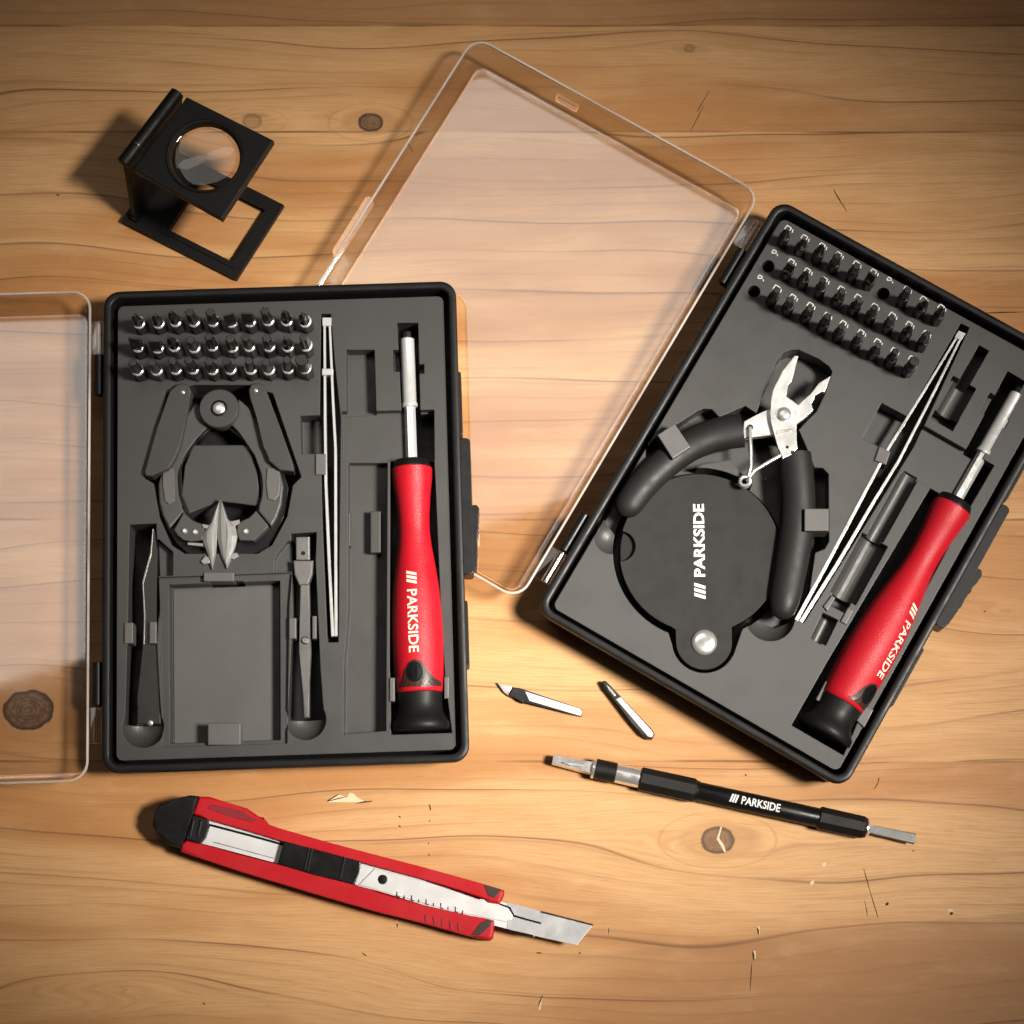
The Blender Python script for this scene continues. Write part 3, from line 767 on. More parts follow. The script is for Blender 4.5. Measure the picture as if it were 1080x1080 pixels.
# ------------------------------------------------------------------ tweezers
def tweezers(label, armA, armB, z, group, ring=None, w0=2.0, w1=2.6):
    c = W2(*armA[0], z)
    t = thing('tweezers', label, 'tweezers', (*c, z - 6), 0, group)
    for arm in (armA, armB):
        m = len(arm)
        path = [Vector((*W2(*p, z), z)) for p in arm]
        mb = MB()
        rr = []
        for i, p in enumerate(path):
            d = (path[min(i + 1, m - 1)] - path[max(i - 1, 0)]).normalized(); n = Vector((-d.y, d.x, 0))
            w = w0 + (w1 - w0) * i / (m - 1)
            rr.append([p - n * w - Vector((0, 0, 8)), p + n * w - Vector((0, 0, 8)), p + n * w, p - n * w])
        mb.rings(rr, smooth=False)
        part('arm', mb, 'satin', t)
    j = armA[0]; k = armB[0]
    a = Vector((*W2(*j, z), z)); b = Vector((*W2(*k, z), z)); d = (Vector((*W2(*armA[1], z), z)) - a).normalized()
    mb = MB().prism([tuple((a - d * 3 + (a - b).normalized() * 2)[:2]), tuple((b - d * 3 - (a - b).normalized() * 2)[:2]), tuple((b + d * 6 - (a - b).normalized() * 2)[:2]), tuple((a + d * 6 + (a - b).normalized() * 2)[:2])], z - 8, z + .6)
    part('joint', mb, 'satin', t)
    if ring:
        (x0, y0, x1, y1) = ring
        part('slide_ring', MB().prism(poly(box_px(x0, y0, x1, y1), z), z - 9, z + 1.5, .8), 'satin', t)
tweezers('steel tweezers lying upright in the left tool case', [(342.2, 338), (342.6, 400), (342.8, 440), (343.6, 510), (347, 590), (351, 671)],
         [(347.6, 338), (351, 420), (353.8, 473), (353.9, 520), (354, 590), (354.3, 671)], TOP + 1, 'steel tweezers', (339.5, 389, 351.5, 396), 1.15, 1.5)
tweezers('steel tweezers lying slanted beside the wire cutters in the right tool case', [(1011.5, 352), (975, 412), (937, 473), (912, 520), (876, 588), (840, 654)],
         [(1015, 353.5), (984, 416), (948, 486), (921, 530), (883, 595), (844.5, 656)], TOP + 1, 'steel tweezers', None, 1.1, 1.9)

# ------------------------------------------------------------------ spring pliers (left case)
z = TOP
t = thing('spring_pliers', 'grey and black spring pliers with leaf shaped steel jaws in the left case', 'pliers', (*W2(231, 500, z), 14))
def c1(p): return crop(100, 290, 4.909, p)
def c3(p): return crop(100, 500, 4.909, p)
padl = c1([(408, 605), (425, 580), (455, 569), (488, 578), (504, 608), (492, 680), (468, 800), (447, 900), (422, 960), (388, 1012), (300, 1050), (268, 1048), (262, 1025), (330, 800), (385, 628)])
padr = c1([(800, 605), (812, 577), (840, 567), (872, 574), (890, 602), (960, 790), (1032, 990), (1032, 1026), (960, 1018), (905, 972), (878, 900), (840, 740), (806, 650)])
for pd, dot in ((padl, (455, 607)), (padr, (833, 598))):
    o = part('grip_pad', MB().prism(poly(pd, z), z - 12, z + 8, 2, 3), 'pad', t)
    c = W(*c1([dot])[0], z + 8)
    part('pin', MB().lathe((c.x, c.y, z + 6), (c.x, c.y, z + 10), [(0, 2.3), (2.6, 2.3), (3.2, 1.4)], 16), 'steel', o)
def band(outer, inner): return outer + inner[::-1]
arl = band(c1([(525, 655), (470, 730), (455, 800), (400, 900), (355, 990)]) + c3([(328, 50), (332, 140), (352, 215), (385, 280)]),
           c1([(600, 770), (520, 840), (462, 920), (428, 1010)]) + c3([(418, 30), (424, 110), (440, 160), (462, 195)]))
arr = band(c1([(745, 640), (800, 690), (850, 800), (905, 930), (955, 1000)]) + c3([(975, 60), (966, 150), (940, 225), (912, 270)]),
           c1([(700, 770), (775, 840), (835, 930), (868, 1020)]) + c3([(870, 50), (872, 120), (860, 165), (845, 190)]))
for a, slot in ((arl, c3([(352, -30), (408, -30), (416, 40), (414, 140), (385, 158), (362, 140), (352, 60)])), (arr, c3([(892, -30), (950, -30), (962, 40), (955, 110), (930, 138), (895, 128), (888, 50)]))):
    o = part('arm', MB().prism(poly(a, z), z - 20, z - 1, 2, 2), 'arm', t)
    part('arm_inlay', MB().prism(poly(slot, z), z - 4, z + .6, .8), 'clip', o)
# dark backing ring below the arms
bk = band(c1([(500, 640), (440, 790), (345, 990)]) + c3([(318, 60), (325, 170), (368, 270), (420, 350), (470, 404), (640, 408), (800, 405), (880, 395), (935, 310), (990, 180), (1000, 60)]) + c1([(960, 980), (860, 780), (760, 640)]),
          c1([(590, 790), (520, 860), (440, 970)]) + c3([(440, 100), (480, 205), (520, 245), (640, 280), (790, 240), (835, 180), (860, 100)]) + c1([(845, 960), (780, 860), (690, 790)]))
part('backing_frame', MB().prism(poly(bk, z), z - 24, z - 8, 1), 'black', t)
for pg, dots in ((c3([(462, 200), (500, 245), (560, 262), (572, 300), (560, 345), (500, 352), (460, 345), (428, 318), (412, 290)]), ((466, 295), (520, 300))),
                 (c3([(835, 192), (895, 262), (900, 275), (860, 315), (825, 348), (750, 345), (735, 300), (742, 255), (800, 235)]), ((783, 297),))):
    o = part('jaw_mount', MB().prism(poly(pg, z), z - 14, z + 3, 1.2), 'arm', t)
    for dd in dots:
        c = W(*c3([dd])[0], z + 3)
        part('rivet', MB().lathe((c.x, c.y, z), (c.x, c.y, z + 6), [(0, 3), (4, 3), (5, 1.8)], 18), 'steel', o)
def blade3(pts, ridge, z0, lo, hi):
    """jaw blade: outline at height lo, ridge line at height hi"""
    n = len(pts); P = [Vector((*W2(*p, z0), lo)) for p in pts]; Q = [Vector((p.x, p.y, lo - 6)) for p in P]
    R = Vector((*W2(*ridge, z0), hi))
    top_, bot_ = P[0], min(P, key=lambda p: p.y)
    def spine(p):
        q = max(.12, min(.88, (p.y - bot_.y) / max(1e-3, top_.y - bot_.y)))
        b = bot_ + (top_ - bot_) * q; w_ = 1 - abs(2 * q - 1)
        return Vector((b.x + (R.x - b.x) * w_, b.y, lo + (hi - lo) * (.45 + .55 * w_)))
    M1 = [p + (spine(p) - p) * .45 for p in P]
    for k_, p in enumerate(P): M1[k_].z = lo + (spine(p).z - lo) * .78
    M2 = [p + (spine(p) - p) * .9 for p in P]
    mb = MB().rings([Q, P, M1, M2], smooth=False)
    return mb
jl = c3([(652, 135), (625, 195), (602, 255), (568, 305), (563, 355), (585, 410), (600, 470), (610, 497), (628, 420), (636, 330), (640, 230)])
jr = c3([(655, 132), (690, 235), (730, 275), (740, 325), (728, 380), (705, 450), (686, 492), (660, 430), (640, 350), (638, 240)])
part('jaw', blade3(jl, c3([(605, 330)])[0], z, z + 4, z + 7), 'jawsteel', t)
part('jaw', blade3(jr, c3([(690, 320)])[0], z, z + 4, z + 8), 'jawsteel', t)
part('jaw_tab', MB().prism(poly(c3([(550, 455), (575, 425), (600, 440), (598, 465), (565, 470)]), z), z - 4, z + 4, 1), 'jawsteel', t)
part('jaw_tab', MB().prism(poly(c3([(690, 415), (738, 410), (748, 428), (720, 445), (690, 438)]), z), z - 4, z + 4, 1), 'jawsteel', t)
for fl in ([(555, 262), (600, 270), (590, 285), (565, 285)], [(700, 250), (750, 240), (752, 258), (725, 275)], [(482, 358), (560, 362), (565, 378), (485, 372)]):
    part('jaw_edge', MB().prism(poly(c3(fl), z), z + 1, z + 4.5, .5), 'jawsteel', t)
kc = W(*c1([(642, 690)])[0], z + 9)
kb = part('pivot_knob', MB().lathe((kc.x, kc.y, z - 14), (kc.x, kc.y, z + 20), [(0, 19), (21, 21), (22.6, 20.6), (23.4, 19.6), (23.4, 8.8), (20, 8.4)], 48), 'pad', t)
part('pivot_ring', MB().lathe((kc.x, kc.y, z + 5), (kc.x, kc.y, z + 20), [(0, 8.8), (3.2, 8.8), (3.6, 8)], 32), 'black', kb)
part('pivot_screw', MB().lathe((kc.x, kc.y, z + 5), (kc.x, kc.y, z + 20), [(0, 6.3), (4.6, 6.3), (5.4, 5), (5.6, 2)], 28), 'steel', kb)

# ------------------------------------------------------------------ pry tools (left case)
z = TOP - 4
t = thing('pry_tool', 'black flared pry blade in the slot beside the hinges of the left case', 'pry tool', (*W2(155, 680, z), 14))
bo = [(161, 557), (158.5, 584), (150, 614), (152, 650), (151, 680), (148.5, 705), (145, 737), (144, 764), (170, 764), (168, 720), (165.5, 685), (165, 640), (165.8, 580), (164, 560)]
o = part('blade', MB().prism(poly(bo, z), z - 10, z + 1, 2.5, 3), 'dark', t)
eg = [(161, 557), (158.5, 584), (150, 614), (152, 650), (151, 680), (152.4, 680), (153.4, 650), (151.4, 615), (160, 585), (162, 558)]
part('blade_edge', MB().prism(poly(eg, z + 1), z - 2, z + 2, .4), 'dull', o)  # paler strip paints the lit left edge of the blade
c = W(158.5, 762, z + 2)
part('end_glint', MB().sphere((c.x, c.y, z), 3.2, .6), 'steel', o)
t = thing('pry_tool', 'grey steel pry lever with a drilled head in the left case', 'pry tool', (*W2(321, 660, z), 14))
o = part('lever', MB().prism(poly([(316.5, 616), (326.5, 616), (327.6, 675), (328, 688), (326.5, 721), (326.5, 757), (320.5, 757), (319, 721), (316, 688), (316, 675)], z), z - 8, z + 2, 2, 3), 'pry', t)
part('pin', MB().lathe((*W2(322, 675.6, z + 2), z), (*W2(322, 675.6, z + 2), z + 8), [(0, 4), (3.4, 4), (4.2, 3)], 20), 'dull', o)
o = part('shoulder', MB().prism(poly([(309.5, 591.7), (331, 591.7), (330, 606), (325.5, 617.5), (315.5, 617.5), (310.5, 606)], z), z - 8, z + 4, 2, 3), 'pry', t)
o = part('head', MB().prism(poly([(312.3, 567), (326.6, 566.5), (326.8, 591), (312.6, 591)], z), z - 8, z + 3, 1), 'pry', t)
part('head_hole', MB().prism(circle(*W2(319.8, 583.5, z + 3), 2.2, 16), z, z + 3.3), 'black', o)

# ------------------------------------------------------------------ wire cutters (right case)
z = TOP + 2
t = thing('wire_cutters', 'open steel wire cutters with black curved grips in the right case', 'wire cutters', (*W2(800, 500, z), 14))
def c8(p): return crop(640, 420, 4.5, p)
def cb(p): return crop(760, 340, 6.75, p)
def grip(path, rad, zz):
    pts = [Vector((*W2(*p, zz), zz)) for p in path]
    # resample smoothly
    P = []; Rr = []
    n = len(pts)
    for i in range(n - 1):
        p0, p1, p2, p3 = pts[max(i - 1, 0)], pts[i], pts[i + 1], pts[min(i + 2, n - 1)]
        for s in range(5):
            q = s / 5
            P.append(.5 * ((2 * p1) + (p2 - p0) * q + (2 * p0 - 5 * p1 + 4 * p2 - p3) * q * q + (3 * p1 - p0 - 3 * p2 + p3) * q ** 3))
            Rr.append(rad[i] + (rad[i + 1] - rad[i]) * q)
    P.append(pts[-1]); Rr.append(rad[-1])
    return P, Rr
P, Rr = grip(c8([(640, 152), (560, 165), (470, 190), (380, 232), (280, 305), (180, 400), (105, 500)]), [18.5, 18, 17.5, 17, 16.5, 16, 15], z + 2)
ga = part('grip', MB().tube(P, Rr, 24, .72, round_start=False), 'grip', t)
P, Rr = grip(c8([(890, 262), (902, 380), (908, 500), (898, 640), (872, 800), (848, 930), (838, 985)]), [17.5, 18, 18, 18, 17.5, 16.5, 14.5], z + 2)
gb = part('grip', MB().tube(P, Rr, 24, .72, round_start=False), 'grip', t)
zj = z + 8
low = cb([(785, 378), (770, 420), (742, 495), (715, 490), (672, 512), (668, 545), (640, 575), (662, 620), (600, 680), (540, 722), (470, 790), (370, 800), (155, 826), (166, 705), (250, 662), (345, 614), (430, 590), (560, 590), (640, 512), (700, 430)])
part('jaw', MB().prism(poly(low, zj), zj - 10, zj, 1, 2), 'satin', t)
hi = cb([(526, 236), (552, 240), (525, 350), (502, 428), (476, 440), (460, 530), (510, 555), (556, 592), (558, 640), (540, 720), (535, 800), (548, 898), (500, 945), (440, 972), (412, 900), (385, 810), (358, 710), (350, 640), (358, 560), (372, 490), (385, 450), (440, 350)])
up = part('jaw', MB().prism(poly(hi, zj + 5), zj + .3, zj + 6, 1, 2), 'satin', t)
c = W(*cb([(452, 652)])[0], zj + 8)
part('rivet', MB().lathe((c.x, c.y, zj + 4), (c.x, c.y, zj + 14), [(0, 8.2), (2.4, 8.2), (2.5, 7), (4.8, 7), (6, 5.5), (6.4, 2)], 32), 'steel', up)
part('slot_mark', MB().prism(poly(cb([(393, 772), (508, 756), (512, 772), (396, 800)]), zj + 6), zj + 5, zj + 6.3), 'dull', up)
part('pin_hole', MB().prism(circle(*W2(*cb([(475, 888)])[0], zj + 6), 1.6, 14), zj + 5, zj + 6.3), 'black', up)
hc = W(*cb([(210, 748)])[0], zj)
zs = zj + 3
sp = [Vector((*W2(*p, zs), zs)) for p in ((790.8, 451.5), (791.8, 475), (792, 492), (789, 502))]
cc = Vector((*W2(785.5, 508, zs), zs))
coil = [cc + Vector((5.2 * math.cos(a), 5.2 * math.sin(a), -6 + a * .75)) for a in [i * PI / 6 for i in range(-1, 26)]]
sp2 = [Vector((*W2(*p, zs), zs)) for p in ((789, 505), (796, 496), (812, 486.5), (825, 479))]
part('spring', MB().tube(sp + coil[:], 2.1, 10), 'steel', t)
part('spring', MB().tube(sp2, 2.1, 10), 'steel', t)
part('spring_hole', MB().prism(circle(hc.x, hc.y, 3.2, 16), zj - 1, zj + .3), 'black', t)

# ------------------------------------------------------------------ round disc (right case)
z = TOP + 1
t = thing('round_pouch', 'flat round black folding case with a steel rivet in the right tool case', 'round case', (*dcw, 14))
def keyhole(R, r, notch):
    cx, cy = W2(*DC, z); tx, ty = W2(742.5, 677, z)
    dv = Vector((tx - cx, ty - cy)); a0 = math.atan2(dv.y, dv.x)
    half = math.asin(min(.99, r * .98 / R))
    pts = []
    n = 90
    for i in range(n + 1):
        a = a0 + half + (2 * PI - 2 * half) * i / n
        p = (cx + R * math.cos(a), cy + R * math.sin(a))
        pts.append(p)
    for i in range(25):
        a = a0 - PI / 2 + PI * i / 24
        pts.append((tx + r * math.cos(a), ty + r * math.sin(a)))
    return pts
lower = part('lower_leaf', MB().prism(keyhole(82, 28, 0), 5.5, z - 6, 1), 'matte', t)
upm = MB().prism(keyhole(83, 28.5, 0), z - 5.5, z, 1.2, 2)
upm = boolean(upm, [MB().prism(circle(*W2(654, 576, z), 16, 32), z - 20, z + 20)])
cov = part('cover', upm, 'disc', t)
c = W(742.8, 677, z + 3)
part('rivet', MB().lathe((c.x, c.y, z - 2), (c.x, c.y, z + 10), [(0, 13.2), (3, 13.2), (4.6, 12), (5.6, 9), (6, 4)], 40), 'steel', cov)
bm = lettering('PARKSIDE', 100, 11.5, True, .03)
a0 = Vector((*W2(744.2, 632, z), z)); a1 = Vector((*W2(742.5, 531.5, z), z)); dx = (a1 - a0).normalized(); L = (a1 - a0).length
nx = Vector((-dx.y, dx.x, 0))
part('lettering', lay(bm, lambda x, y: a0 + dx * (x / 100 * L) + nx * y + Vector((0, 0, .3))), 'white', cov)

# ------------------------------------------------------------------ folding magnifier
zb = 8; zt = 112
A_, B_, C_ = [W(*p, zb) for p in ((127.7, 233), (249, 294.5), (299.3, 216))]
D_ = A_ + C_ - B_
t = thing('folding_magnifier', 'black folding magnifier standing open on its square frame base', 'magnifier', (*((A_ + C_) / 2)[:2], 0))
ux = (B_ - A_).normalized(); uy = (D_ - A_).normalized(); lx = (B_ - A_).length; ly = (D_ - A_).length
Q = lambda u, v: tuple((A_ + ux * u + uy * v)[:2])
def frame_mb(u0, v0, u1, v1, w, wl, z0, z1):
    mb = MB()
    o4 = [Q(u0, v0), Q(u1, v0), Q(u1, v1), Q(u0, v1)]; i4 = [Q(u0 + wl, v0 + w), Q(u1 - w, v0 + w), Q(u1 - w, v1 - w), Q(u0 + wl, v1 - w)]
    vs = [(*p, z0) for p in o4] + [(*p, z0) for p in i4] + [(*p, z1) for p in o4] + [(*p, z1) for p in i4]
    fs = []
    for i in range(4):
        j = (i + 1) % 4
        fs += [(i, j, 4 + j, 4 + i), (8 + i, 12 + i, 12 + j, 8 + j), (i, 8 + i, 8 + j, j), (4 + i, 4 + j, 12 + j, 12 + i)]
    mb.add(vs, fs); return mb
part('base_frame', frame_mb(0, 0, lx, ly, 14, 50, 0, zb), 'magblack', t)
part('base_lip', frame_mb(42, 9, lx - 8, ly - 9, 6, 8, zb, zb + 1.5), 'magblack', t)
pt = [W(*p, zt) for p in ((140.5, 178.6), (234, 230.8), (288.5, 148), (196.9, 102))]
lens_c = W(216.2, 164.8, zt)
pm = MB().prism([tuple(p[:2]) for p in pt], zt - 11, zt, 1.2)
pm = boolean(pm, [MB().prism(circle(lens_c.x, lens_c.y, 37, 64), zt - 40, zt + 40)])
top = part('lens_plate', pm, 'magblack', t)
part('lens_ring', MB().lathe((lens_c.x, lens_c.y, zt - 8), (lens_c.x, lens_c.y, zt + 10), [(0, 36.5), (0, 36.8), (9, 40.5), (9.6, 39.8), (9.2, 37.4), (2, 35.4), (0, 35.4), (0, 36.5)], 64, caps=False), 'magblack', top)
rr = []
for k in range(9):
    q = -1 + 2 * k / 8
    rr.append([(lens_c.x + 36 * math.sqrt(max(.0004, 1 - q * q)) * math.cos(2 * PI * i / 48), lens_c.y + 36 * math.sqrt(max(.0004, 1 - q * q)) * math.sin(2 * PI * i / 48), zt - 4 + 3.0 * q) for i in range(48)])
part('lens', MB().rings(rr), 'lens', top)
b0, b1 = W(128.5, 171, zt), W(187, 95, zt)
bar = MB().lathe((b0.x, b0.y, zt - 6), (b1.x, b1.y, zt - 6), [(0, 6), (1, 7.6), ((b1 - b0).length - 1, 7.6), ((b1 - b0).length, 6)], 24)
part('top_hinge', bar, 'magblack', t)
mid = b0 + (b1 - b0) * .3
part('hinge_seam', MB().lathe((*b0[:2], zt - 5.2), (*b1[:2], zt - 5.2), [(24, 8), (25.5, 8)], 24), 'dark', t)
# upright back panel between base and lens plate
w0, w1 = Q(10, 6), Q(10, ly - 6)
n = Vector((ux.x, ux.y, 0)) * 5
pn = [Vector((*w0, zb - 2)), Vector((*w1, zb - 2)), Vector((b1.x, b1.y, zt - 8)), Vector((b0.x, b0.y, zt - 8))]
mb = MB(); mb.add([*pn, *[p + n for p in pn]], [(0, 1, 2, 3), (7, 6, 5, 4), (0, 4, 5, 1), (1, 5, 6, 2), (2, 6, 7, 3), (3, 7, 4, 0)])
part('back_panel', mb, 'magblack', t)
part('bottom_hinge', MB().lathe((*w0, zb - 1), (*w1, zb - 1), [(0, 5), (1, 6), ((Vector(w1) - Vector(w0)).length, 6)], 20), 'magblack', t)

# ------------------------------------------------------------------ utility knife
z = 34
t = thing('utility_knife', 'red and silver snap-off utility knife lying on the boards, blade out', 'utility knife', (*W2(380, 925, z), 0))
def k8(p): return crop(140, 820, 4.154, p)
def k9(p): return crop(400, 820, 4.154, p)
cap = k8([(292, 82), (250, 78), (180, 95), (115, 120), (95, 165), (84, 205), (105, 240), (130, 272), (160, 295), (195, 305), (215, 310), (228, 270), (262, 165)])
part('end_cap', MB().prism(poly(cap, z), 3, z + 3, 4, 3), 'black', t)
upr = k8([(290, 82), (335, 84), (430, 114), (500, 135), (535, 158), (562, 190), (600, 208), (660, 228), (860, 285), (1075, 342)]) + k9([(200, 395), (455, 466), (548, 494), (546, 512), (528, 556), (480, 548), (466, 535), (462, 520), (200, 448), (0, 394)]) + k8([(860, 332), (660, 281), (500, 232), (330, 184), (263, 160)])
body = part('upper_body', MB().prism(poly(upr, z), 2, z + 2, 4, 4), 'redk', t)
dn = k8([(212, 292), (235, 275), (300, 290), (460, 336), (640, 382), (800, 425), (980, 473)]) + k9([(0, 517), (200, 560), (400, 606), (465, 617), (503, 626), (504, 670), (498, 702), (482, 714), (400, 696), (190, 637), (0, 590)]) + k8([(920, 545), (800, 510), (650, 465), (500, 420), (340, 368), (212, 325)])
body2 = part('lower_body', MB().prism(poly(dn, z), 2, z + 2, 4, 4), 'redk', t)
part('thumb_hollow', MB().prism(poly(k8([(328, 135), (345, 118), (420, 132), (492, 152), (505, 172), (545, 185), (520, 196), (420, 170)]), z + 2), z - 2, z + 2.5, .4), 'redd', body)
part('corner_pad', MB().prism(poly(k9([(458, 470), (536, 490), (505, 528), (478, 520)]), z + 2), z - 2, z + 2.6, .4), 'brown', body)
part('corner_pad', MB().prism(poly(k9([(402, 690), (440, 640), (478, 620), (492, 628), (488, 648), (440, 692)]), z + 2), z - 2, z + 2.6, .4), 'brown', body2)
for i in range(5):
    x = 198 + i * 36
    part('grip_rib', MB().prism(poly(k9([(x, 602 + i * 9), (x + 10, 600 + i * 9), (x + 14, 635 + i * 9), (x + 4, 637 + i * 9)]), z + 2), z - 2, z + 2.6, .3), 'redd', body2)
chan = k8([(262, 165), (330, 186), (660, 282), (1080, 396)]) + k9([(462, 524), (700, 588), (708, 640), (680, 697), (505, 650), (0, 513)]) + k8([(980, 470), (640, 378), (300, 288), (240, 270)])
ch = part('blade_channel', MB().prism(poly(chan, z - 4), 6, z - 5, .8), 'alu', t)
bl_ = k9([(560, 545), (708, 586), (938, 646), (865, 736), (700, 698), (560, 660)])
part('blade', MB().prism(poly(bl_, z - 6), z - 9, z - 4.6, .4), 'bladesteel', t)
part('blade_edge', MB().prism(poly(k9([(708, 584), (938, 643), (936, 650), (706, 592)]), z - 5), z - 8, z - 4.0, .2), 'dark', t)
part('blade_carrier', MB().prism(poly(k9([(-20, 398), (462, 526), (480, 548), (528, 558), (562, 568), (586, 600), (580, 622), (550, 632), (300, 580), (-90, 470)]), z - 3), z - 9, z - 3.2, 1), 'alu', t)
part('carrier_line', MB().tube([W(*p, z - 2.6) for p in k9([(532, 556), (572, 570), (590, 605), (640, 620), (708, 638)])], .8, 8), 'black', t)
part('carrier_line', MB().tube([W(*p, z - 4.6) for p in k9([(500, 652), (590, 675), (672, 694)])], 1.0, 8), 'black', t)
c = W(*k9([(15, 447)])[0], z - 3)
part('carrier_hole', MB().lathe((c.x, c.y, z - 8), (c.x, c.y, z + 4), [(0, 4.8), (5.2, 4.8), (5.4, 4.0)], 24), 'black', t)
tk = MB()
for i in range(10):
    x = 75 + i * 32; y = 522 + i * 8.3
    hgt = 14 if i % 2 else 22
    tk.prism(poly(k9([(x, y), (x + 5, y + 1), (x + 5, y - hgt), (x, y - hgt)]), z - 3), z - 4, z - 2.9)
    if i % 2 == 0: tk.prism(poly(k9([(x + 5, y + 2), (x + 15, y + 4), (x + 15, y), (x + 5, y - 2)]), z - 3), z - 4, z - 2.9)
part('scale_mark', tk, 'dark', t)
part('channel_shade_line', MB().tube([W(*p, z - 4) for p in k8([(340, 208), (500, 250), (660, 294)])], 1.1, 8), 'black', t)  # black line drawn as the shadow along the channel's upper edge
part('channel_line', MB().tube([W(*p, z - 4.6) for p in k8([(355, 283), (500, 322), (625, 356)])], .35, 6), 'dull', t)
sl = k8([(662, 278), (735, 298), (1002, 368), (990, 420), (970, 470), (800, 428), (634, 380)])
sd = part('slider', MB().prism(poly(sl, z + 3), z - 6, z + 4, 1.5, 2), 'black', t)
for i, x in enumerate((770, 782, 925)):
    y = 306 + (x - 770) * .27
    part('slider_rib', MB().prism(poly(k8([(x, y), (x + 9, y + 2), (x - 12, y + 100), (x - 21, y + 98)]), z + 4), z, z + 5.2, .5), 'matte', sd)
co = part('rear_clip', MB().prism(poly(k8([(262, 165), (330, 183), (336, 215), (320, 262), (296, 290), (232, 270)]), z), z - 8, z + 1.5, 1.2), 'matte', t)
for x in (262, 296):
    part('clip_rib', MB().prism(poly(k8([(x, 185), (x + 11, 187), (x - 5, 262), (x - 16, 258)]), z + 1), z, z + 3, .8), 'shell', co)

# ------------------------------------------------------------------ double-ended precision driver
zp = 13
A0 = W(583, 801, zp); B0 = W(966, 885, zp); axd = (B0 - A0).normalized(); L = (B0 - A0).length; kk = L / 392.0
t = thing('precision_driver', 'slim black double-ended precision driver pen lying in front of the right case', 'precision driver', (A0.x, A0.y, 0), math.atan2(axd.y, axd.x))
PP = lambda s: A0 + axd * (s * kk)
sdv = Vector((-axd.y, axd.x, 0))
def flatblade(s0, s1, w0, w1, t0, t1, sm=6):
    rr = []
    for i in range(sm + 1):
        q = i / sm; c = PP(s0 + (s1 - s0) * q); w = w0 + (w1 - w0) * q; tt = t0 + (t1 - t0) * q
        rr.append([c + sdv * w - Vector((0, 0, tt)), c + sdv * w * .8 + Vector((0, 0, tt)), c - sdv * w * .8 + Vector((0, 0, tt)), c - sdv * w - Vector((0, 0, tt))])
    return MB().rings(rr, smooth=False)
part('flat_tip', flatblade(0, 43, 5.2, 7.0, 3.0, 6.4), 'steel', t)
part('tip_facet', MB().prism([tuple((PP(9) + sdv * -1.5)[:2]), tuple((PP(20) + sdv * -3)[:2]), tuple((PP(40) + sdv * -.5)[:2]), tuple((PP(26) + sdv * 2)[:2])], zp + 2, zp + 6.2, .3), 'dull', t)
part('tip_collar', MB().lathe(PP(42), PP(400), [(0, 7.5), (1, 10.2), (3, 10.6), (4, 9.6)], 28), 'steel', t)
part('front_sleeve', MB().lathe(PP(46), PP(400), [(0, 9.8), (.8, 10.6), (21, 10.6), (22, 9.6)], 28), 'matte', t)
part('bright_band', MB().lathe(PP(68), PP(400), [(0, 9.6), (27, 9.8)], 32), 'steel', t)
part('front_grip', MB().lathe(PP(94), PP(400), [(0, 10.5), (1.6, 12.6), (56, 12.8), (59, 11)], sides=8), 'matte', t)
part('grip_ring', MB().lathe(PP(153), PP(400), [(0, 9.6), (.5, 10.8), (4, 10.8), (4.6, 9.6)], 28), 'black', t)
bar = part('barrel', MB().lathe(PP(157), PP(400), [(0, 9.4), (1, 9.9), (131, 9.9), (132, 9.4)], 36), 'black', t)
part('rear_grip', MB().lathe(PP(287), PP(400), [(0, 10.6), (1.2, 12.4), (46, 12.0), (50, 10)], sides=8), 'matte', t)
part('rear_collar', MB().lathe(PP(336), PP(400), [(0, 8.6), (1, 9.6), (4, 9.2), (6, 7)], 24), 'steel', t)
part('rear_blade', flatblade(341, 391, 4.6, 5.6, 3.2, 1.4), 'gun', t)
bm = lettering('PARKSIDE', 54, 8.5, True, .02)
def onbar(x, y):
    s = 191 + x; th = (y - 4.2) / 10.2
    return PP(s) + sdv * (10.3 * math.sin(th)) + Vector((0, 0, 10.3 * math.cos(th)))
part('lettering', lay(bm, onbar, 1), 'white', bar)

# ------------------------------------------------------------------ loose blade and bit
def k10(p): return crop(500, 690, 4.154, p)
z = 7
t = thing('knife_blade', 'small loose steel blade with a pointed tip lying on the boards', 'blade', (*W2(572, 739, z), 0))
o = part('shank', MB().prism(poly(k10([(168, 143), (200, 148), (475, 240), (472, 272), (440, 266), (222, 206), (213, 214), (205, 203), (150, 180)]), z), 0, z, 1.5, 2), 'bit', t)
part('bright_flat', MB().prism(poly(k10([(224, 163), (466, 240), (470, 252), (466, 270), (242, 204)]), z), z - 2, z + .5, .3), 'alu', o)
part('cutting_tip', MB().prism(poly(k10([(100, 122), (165, 140), (152, 182), (130, 165)]), z), 2, z - 2, .5), 'steel', t)
z = 10
t = thing('loose_bit', 'short loose steel bit with rounded ends lying on the boards below the right case', 'driver bit', (*W2(664, 746, z), 0))
bo = k10([(558, 125), (566, 115), (578, 116), (605, 145), (640, 182), (780, 328), (792, 350), (782, 372), (765, 372), (735, 355), (690, 300), (625, 215), (575, 155)])
o = part('body', MB().prism(poly(bo, z), 0, z, 2.5, 3), 'dark', t)
part('bright_flat', MB().prism(poly(k10([(622, 198), (642, 188), (776, 332), (786, 352), (776, 364), (762, 360)]), z), z - 1, z + .6, .4), 'alu', o)  # pale plate paints the highlight on the bit's facet
part('tip_facet', MB().prism(poly(k10([(575, 128), (600, 150), (622, 178), (614, 186), (590, 160)]), z), z - 1, z + .6, .4), 'dull', o)

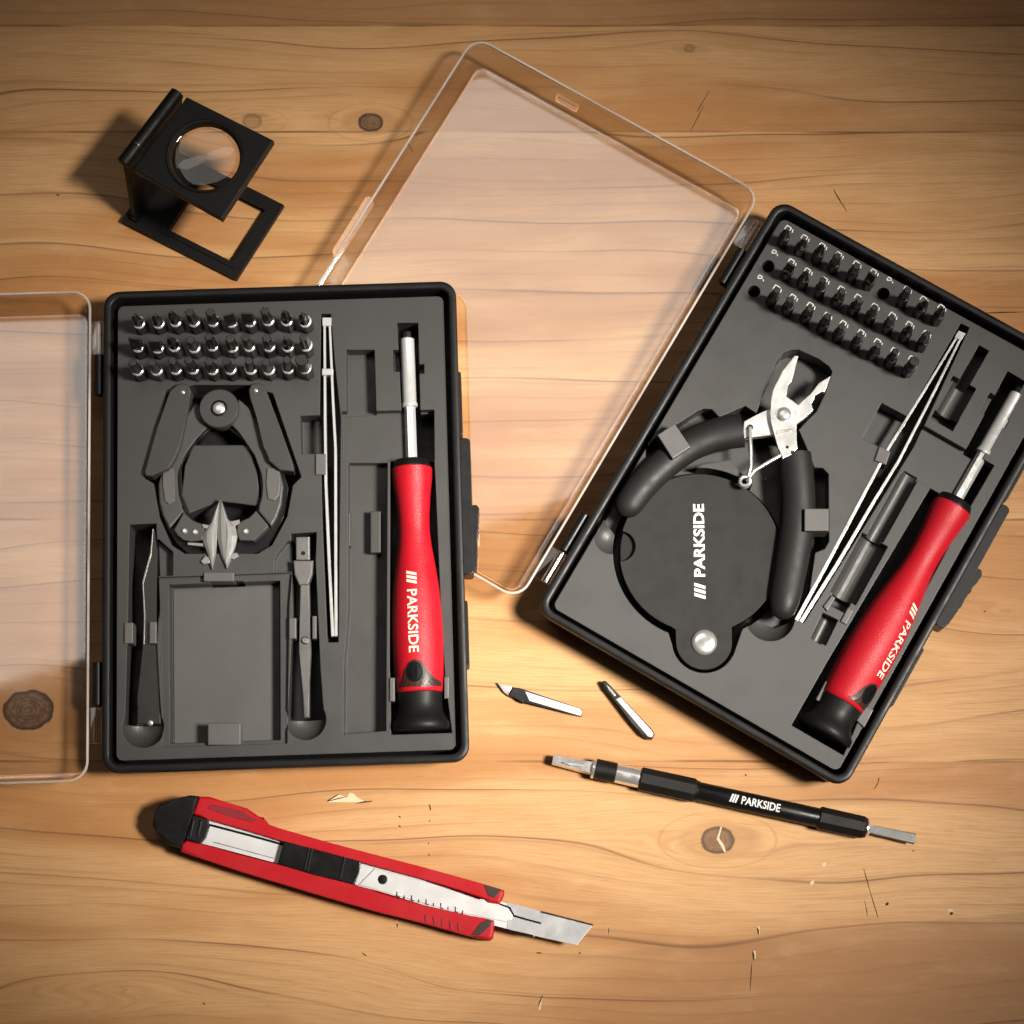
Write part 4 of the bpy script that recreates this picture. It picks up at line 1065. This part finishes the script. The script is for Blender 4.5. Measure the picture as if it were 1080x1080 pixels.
# ------------------------------------------------------------------ light
w = bpy.data.worlds.new('World'); S.world = w; w.use_nodes = True
bg = w.node_tree.nodes['Background']; bg.inputs[0].default_value = (1, .8, .6, 1); bg.inputs[1].default_value = .02
def aim(o, p): o.rotation_euler = (Vector(p) - o.location).to_track_quat('-Z', 'Y').to_euler()
def area(name, loc, target, sx, sy, power, color=(1, 1, 1), spread=180):
    l = bpy.data.lights.new(name, 'AREA'); l.shape = 'RECTANGLE'; l.size = sx * U; l.size_y = sy * U; l.energy = power; l.color = color
    l.spread = math.radians(spread)
    o = bpy.data.objects.new(name, l); COL.objects.link(o); o.location = Vector(loc) * U; aim(o, Vector(target) * U); return o
sb = area('softbox', (-522, 1360, 4000), (-522, 560, 0), 2500, 1300, 1.7, (1, .94, .88))
sb.rotation_euler = (Matrix.Rotation(math.radians(18.7), 4, 'Z') @ sb.rotation_euler.to_matrix().to_4x4()).to_euler()
def spot(name, loc, target, ang, power, radius, color, blend=1.0):
    l = bpy.data.lights.new(name, 'SPOT'); l.energy = power; l.spot_size = math.radians(ang); l.spot_blend = blend
    l.shadow_soft_size = radius * U; l.color = color
    o = bpy.data.objects.new(name, l); COL.objects.link(o); o.location = Vector(loc) * U; aim(o, Vector(target) * U); return o
spot('key_lamp', (1750, -330, 2900), (0, -50, 0), 19.2, 186, 400, (1, .94, .86))

# ------------------------------------------------------------------ camera
cd = bpy.data.cameras.new('camera'); cd.sensor_width = 36; cd.lens = 36 * F / 1080; cd.clip_start = .01; cd.clip_end = 50
co = bpy.data.objects.new('camera', cd); COL.objects.link(co); co.location = CAM * U; co.rotation_euler = (TILT, 0, 0)
S.camera = co
S.render.engine = 'CYCLES'
S.view_settings.view_transform = 'Standard'; S.view_settings.look = 'None'; S.view_settings.exposure = 0; S.view_settings.gamma = 1
S.view_settings.use_curve_mapping = False
S.cycles.use_denoising = True
S.cycles.transparent_max_bounces = 24
S.cycles.max_bounces = 12
S.cycles.caustics_reflective = False
S.cycles.sample_clamp_indirect = 6
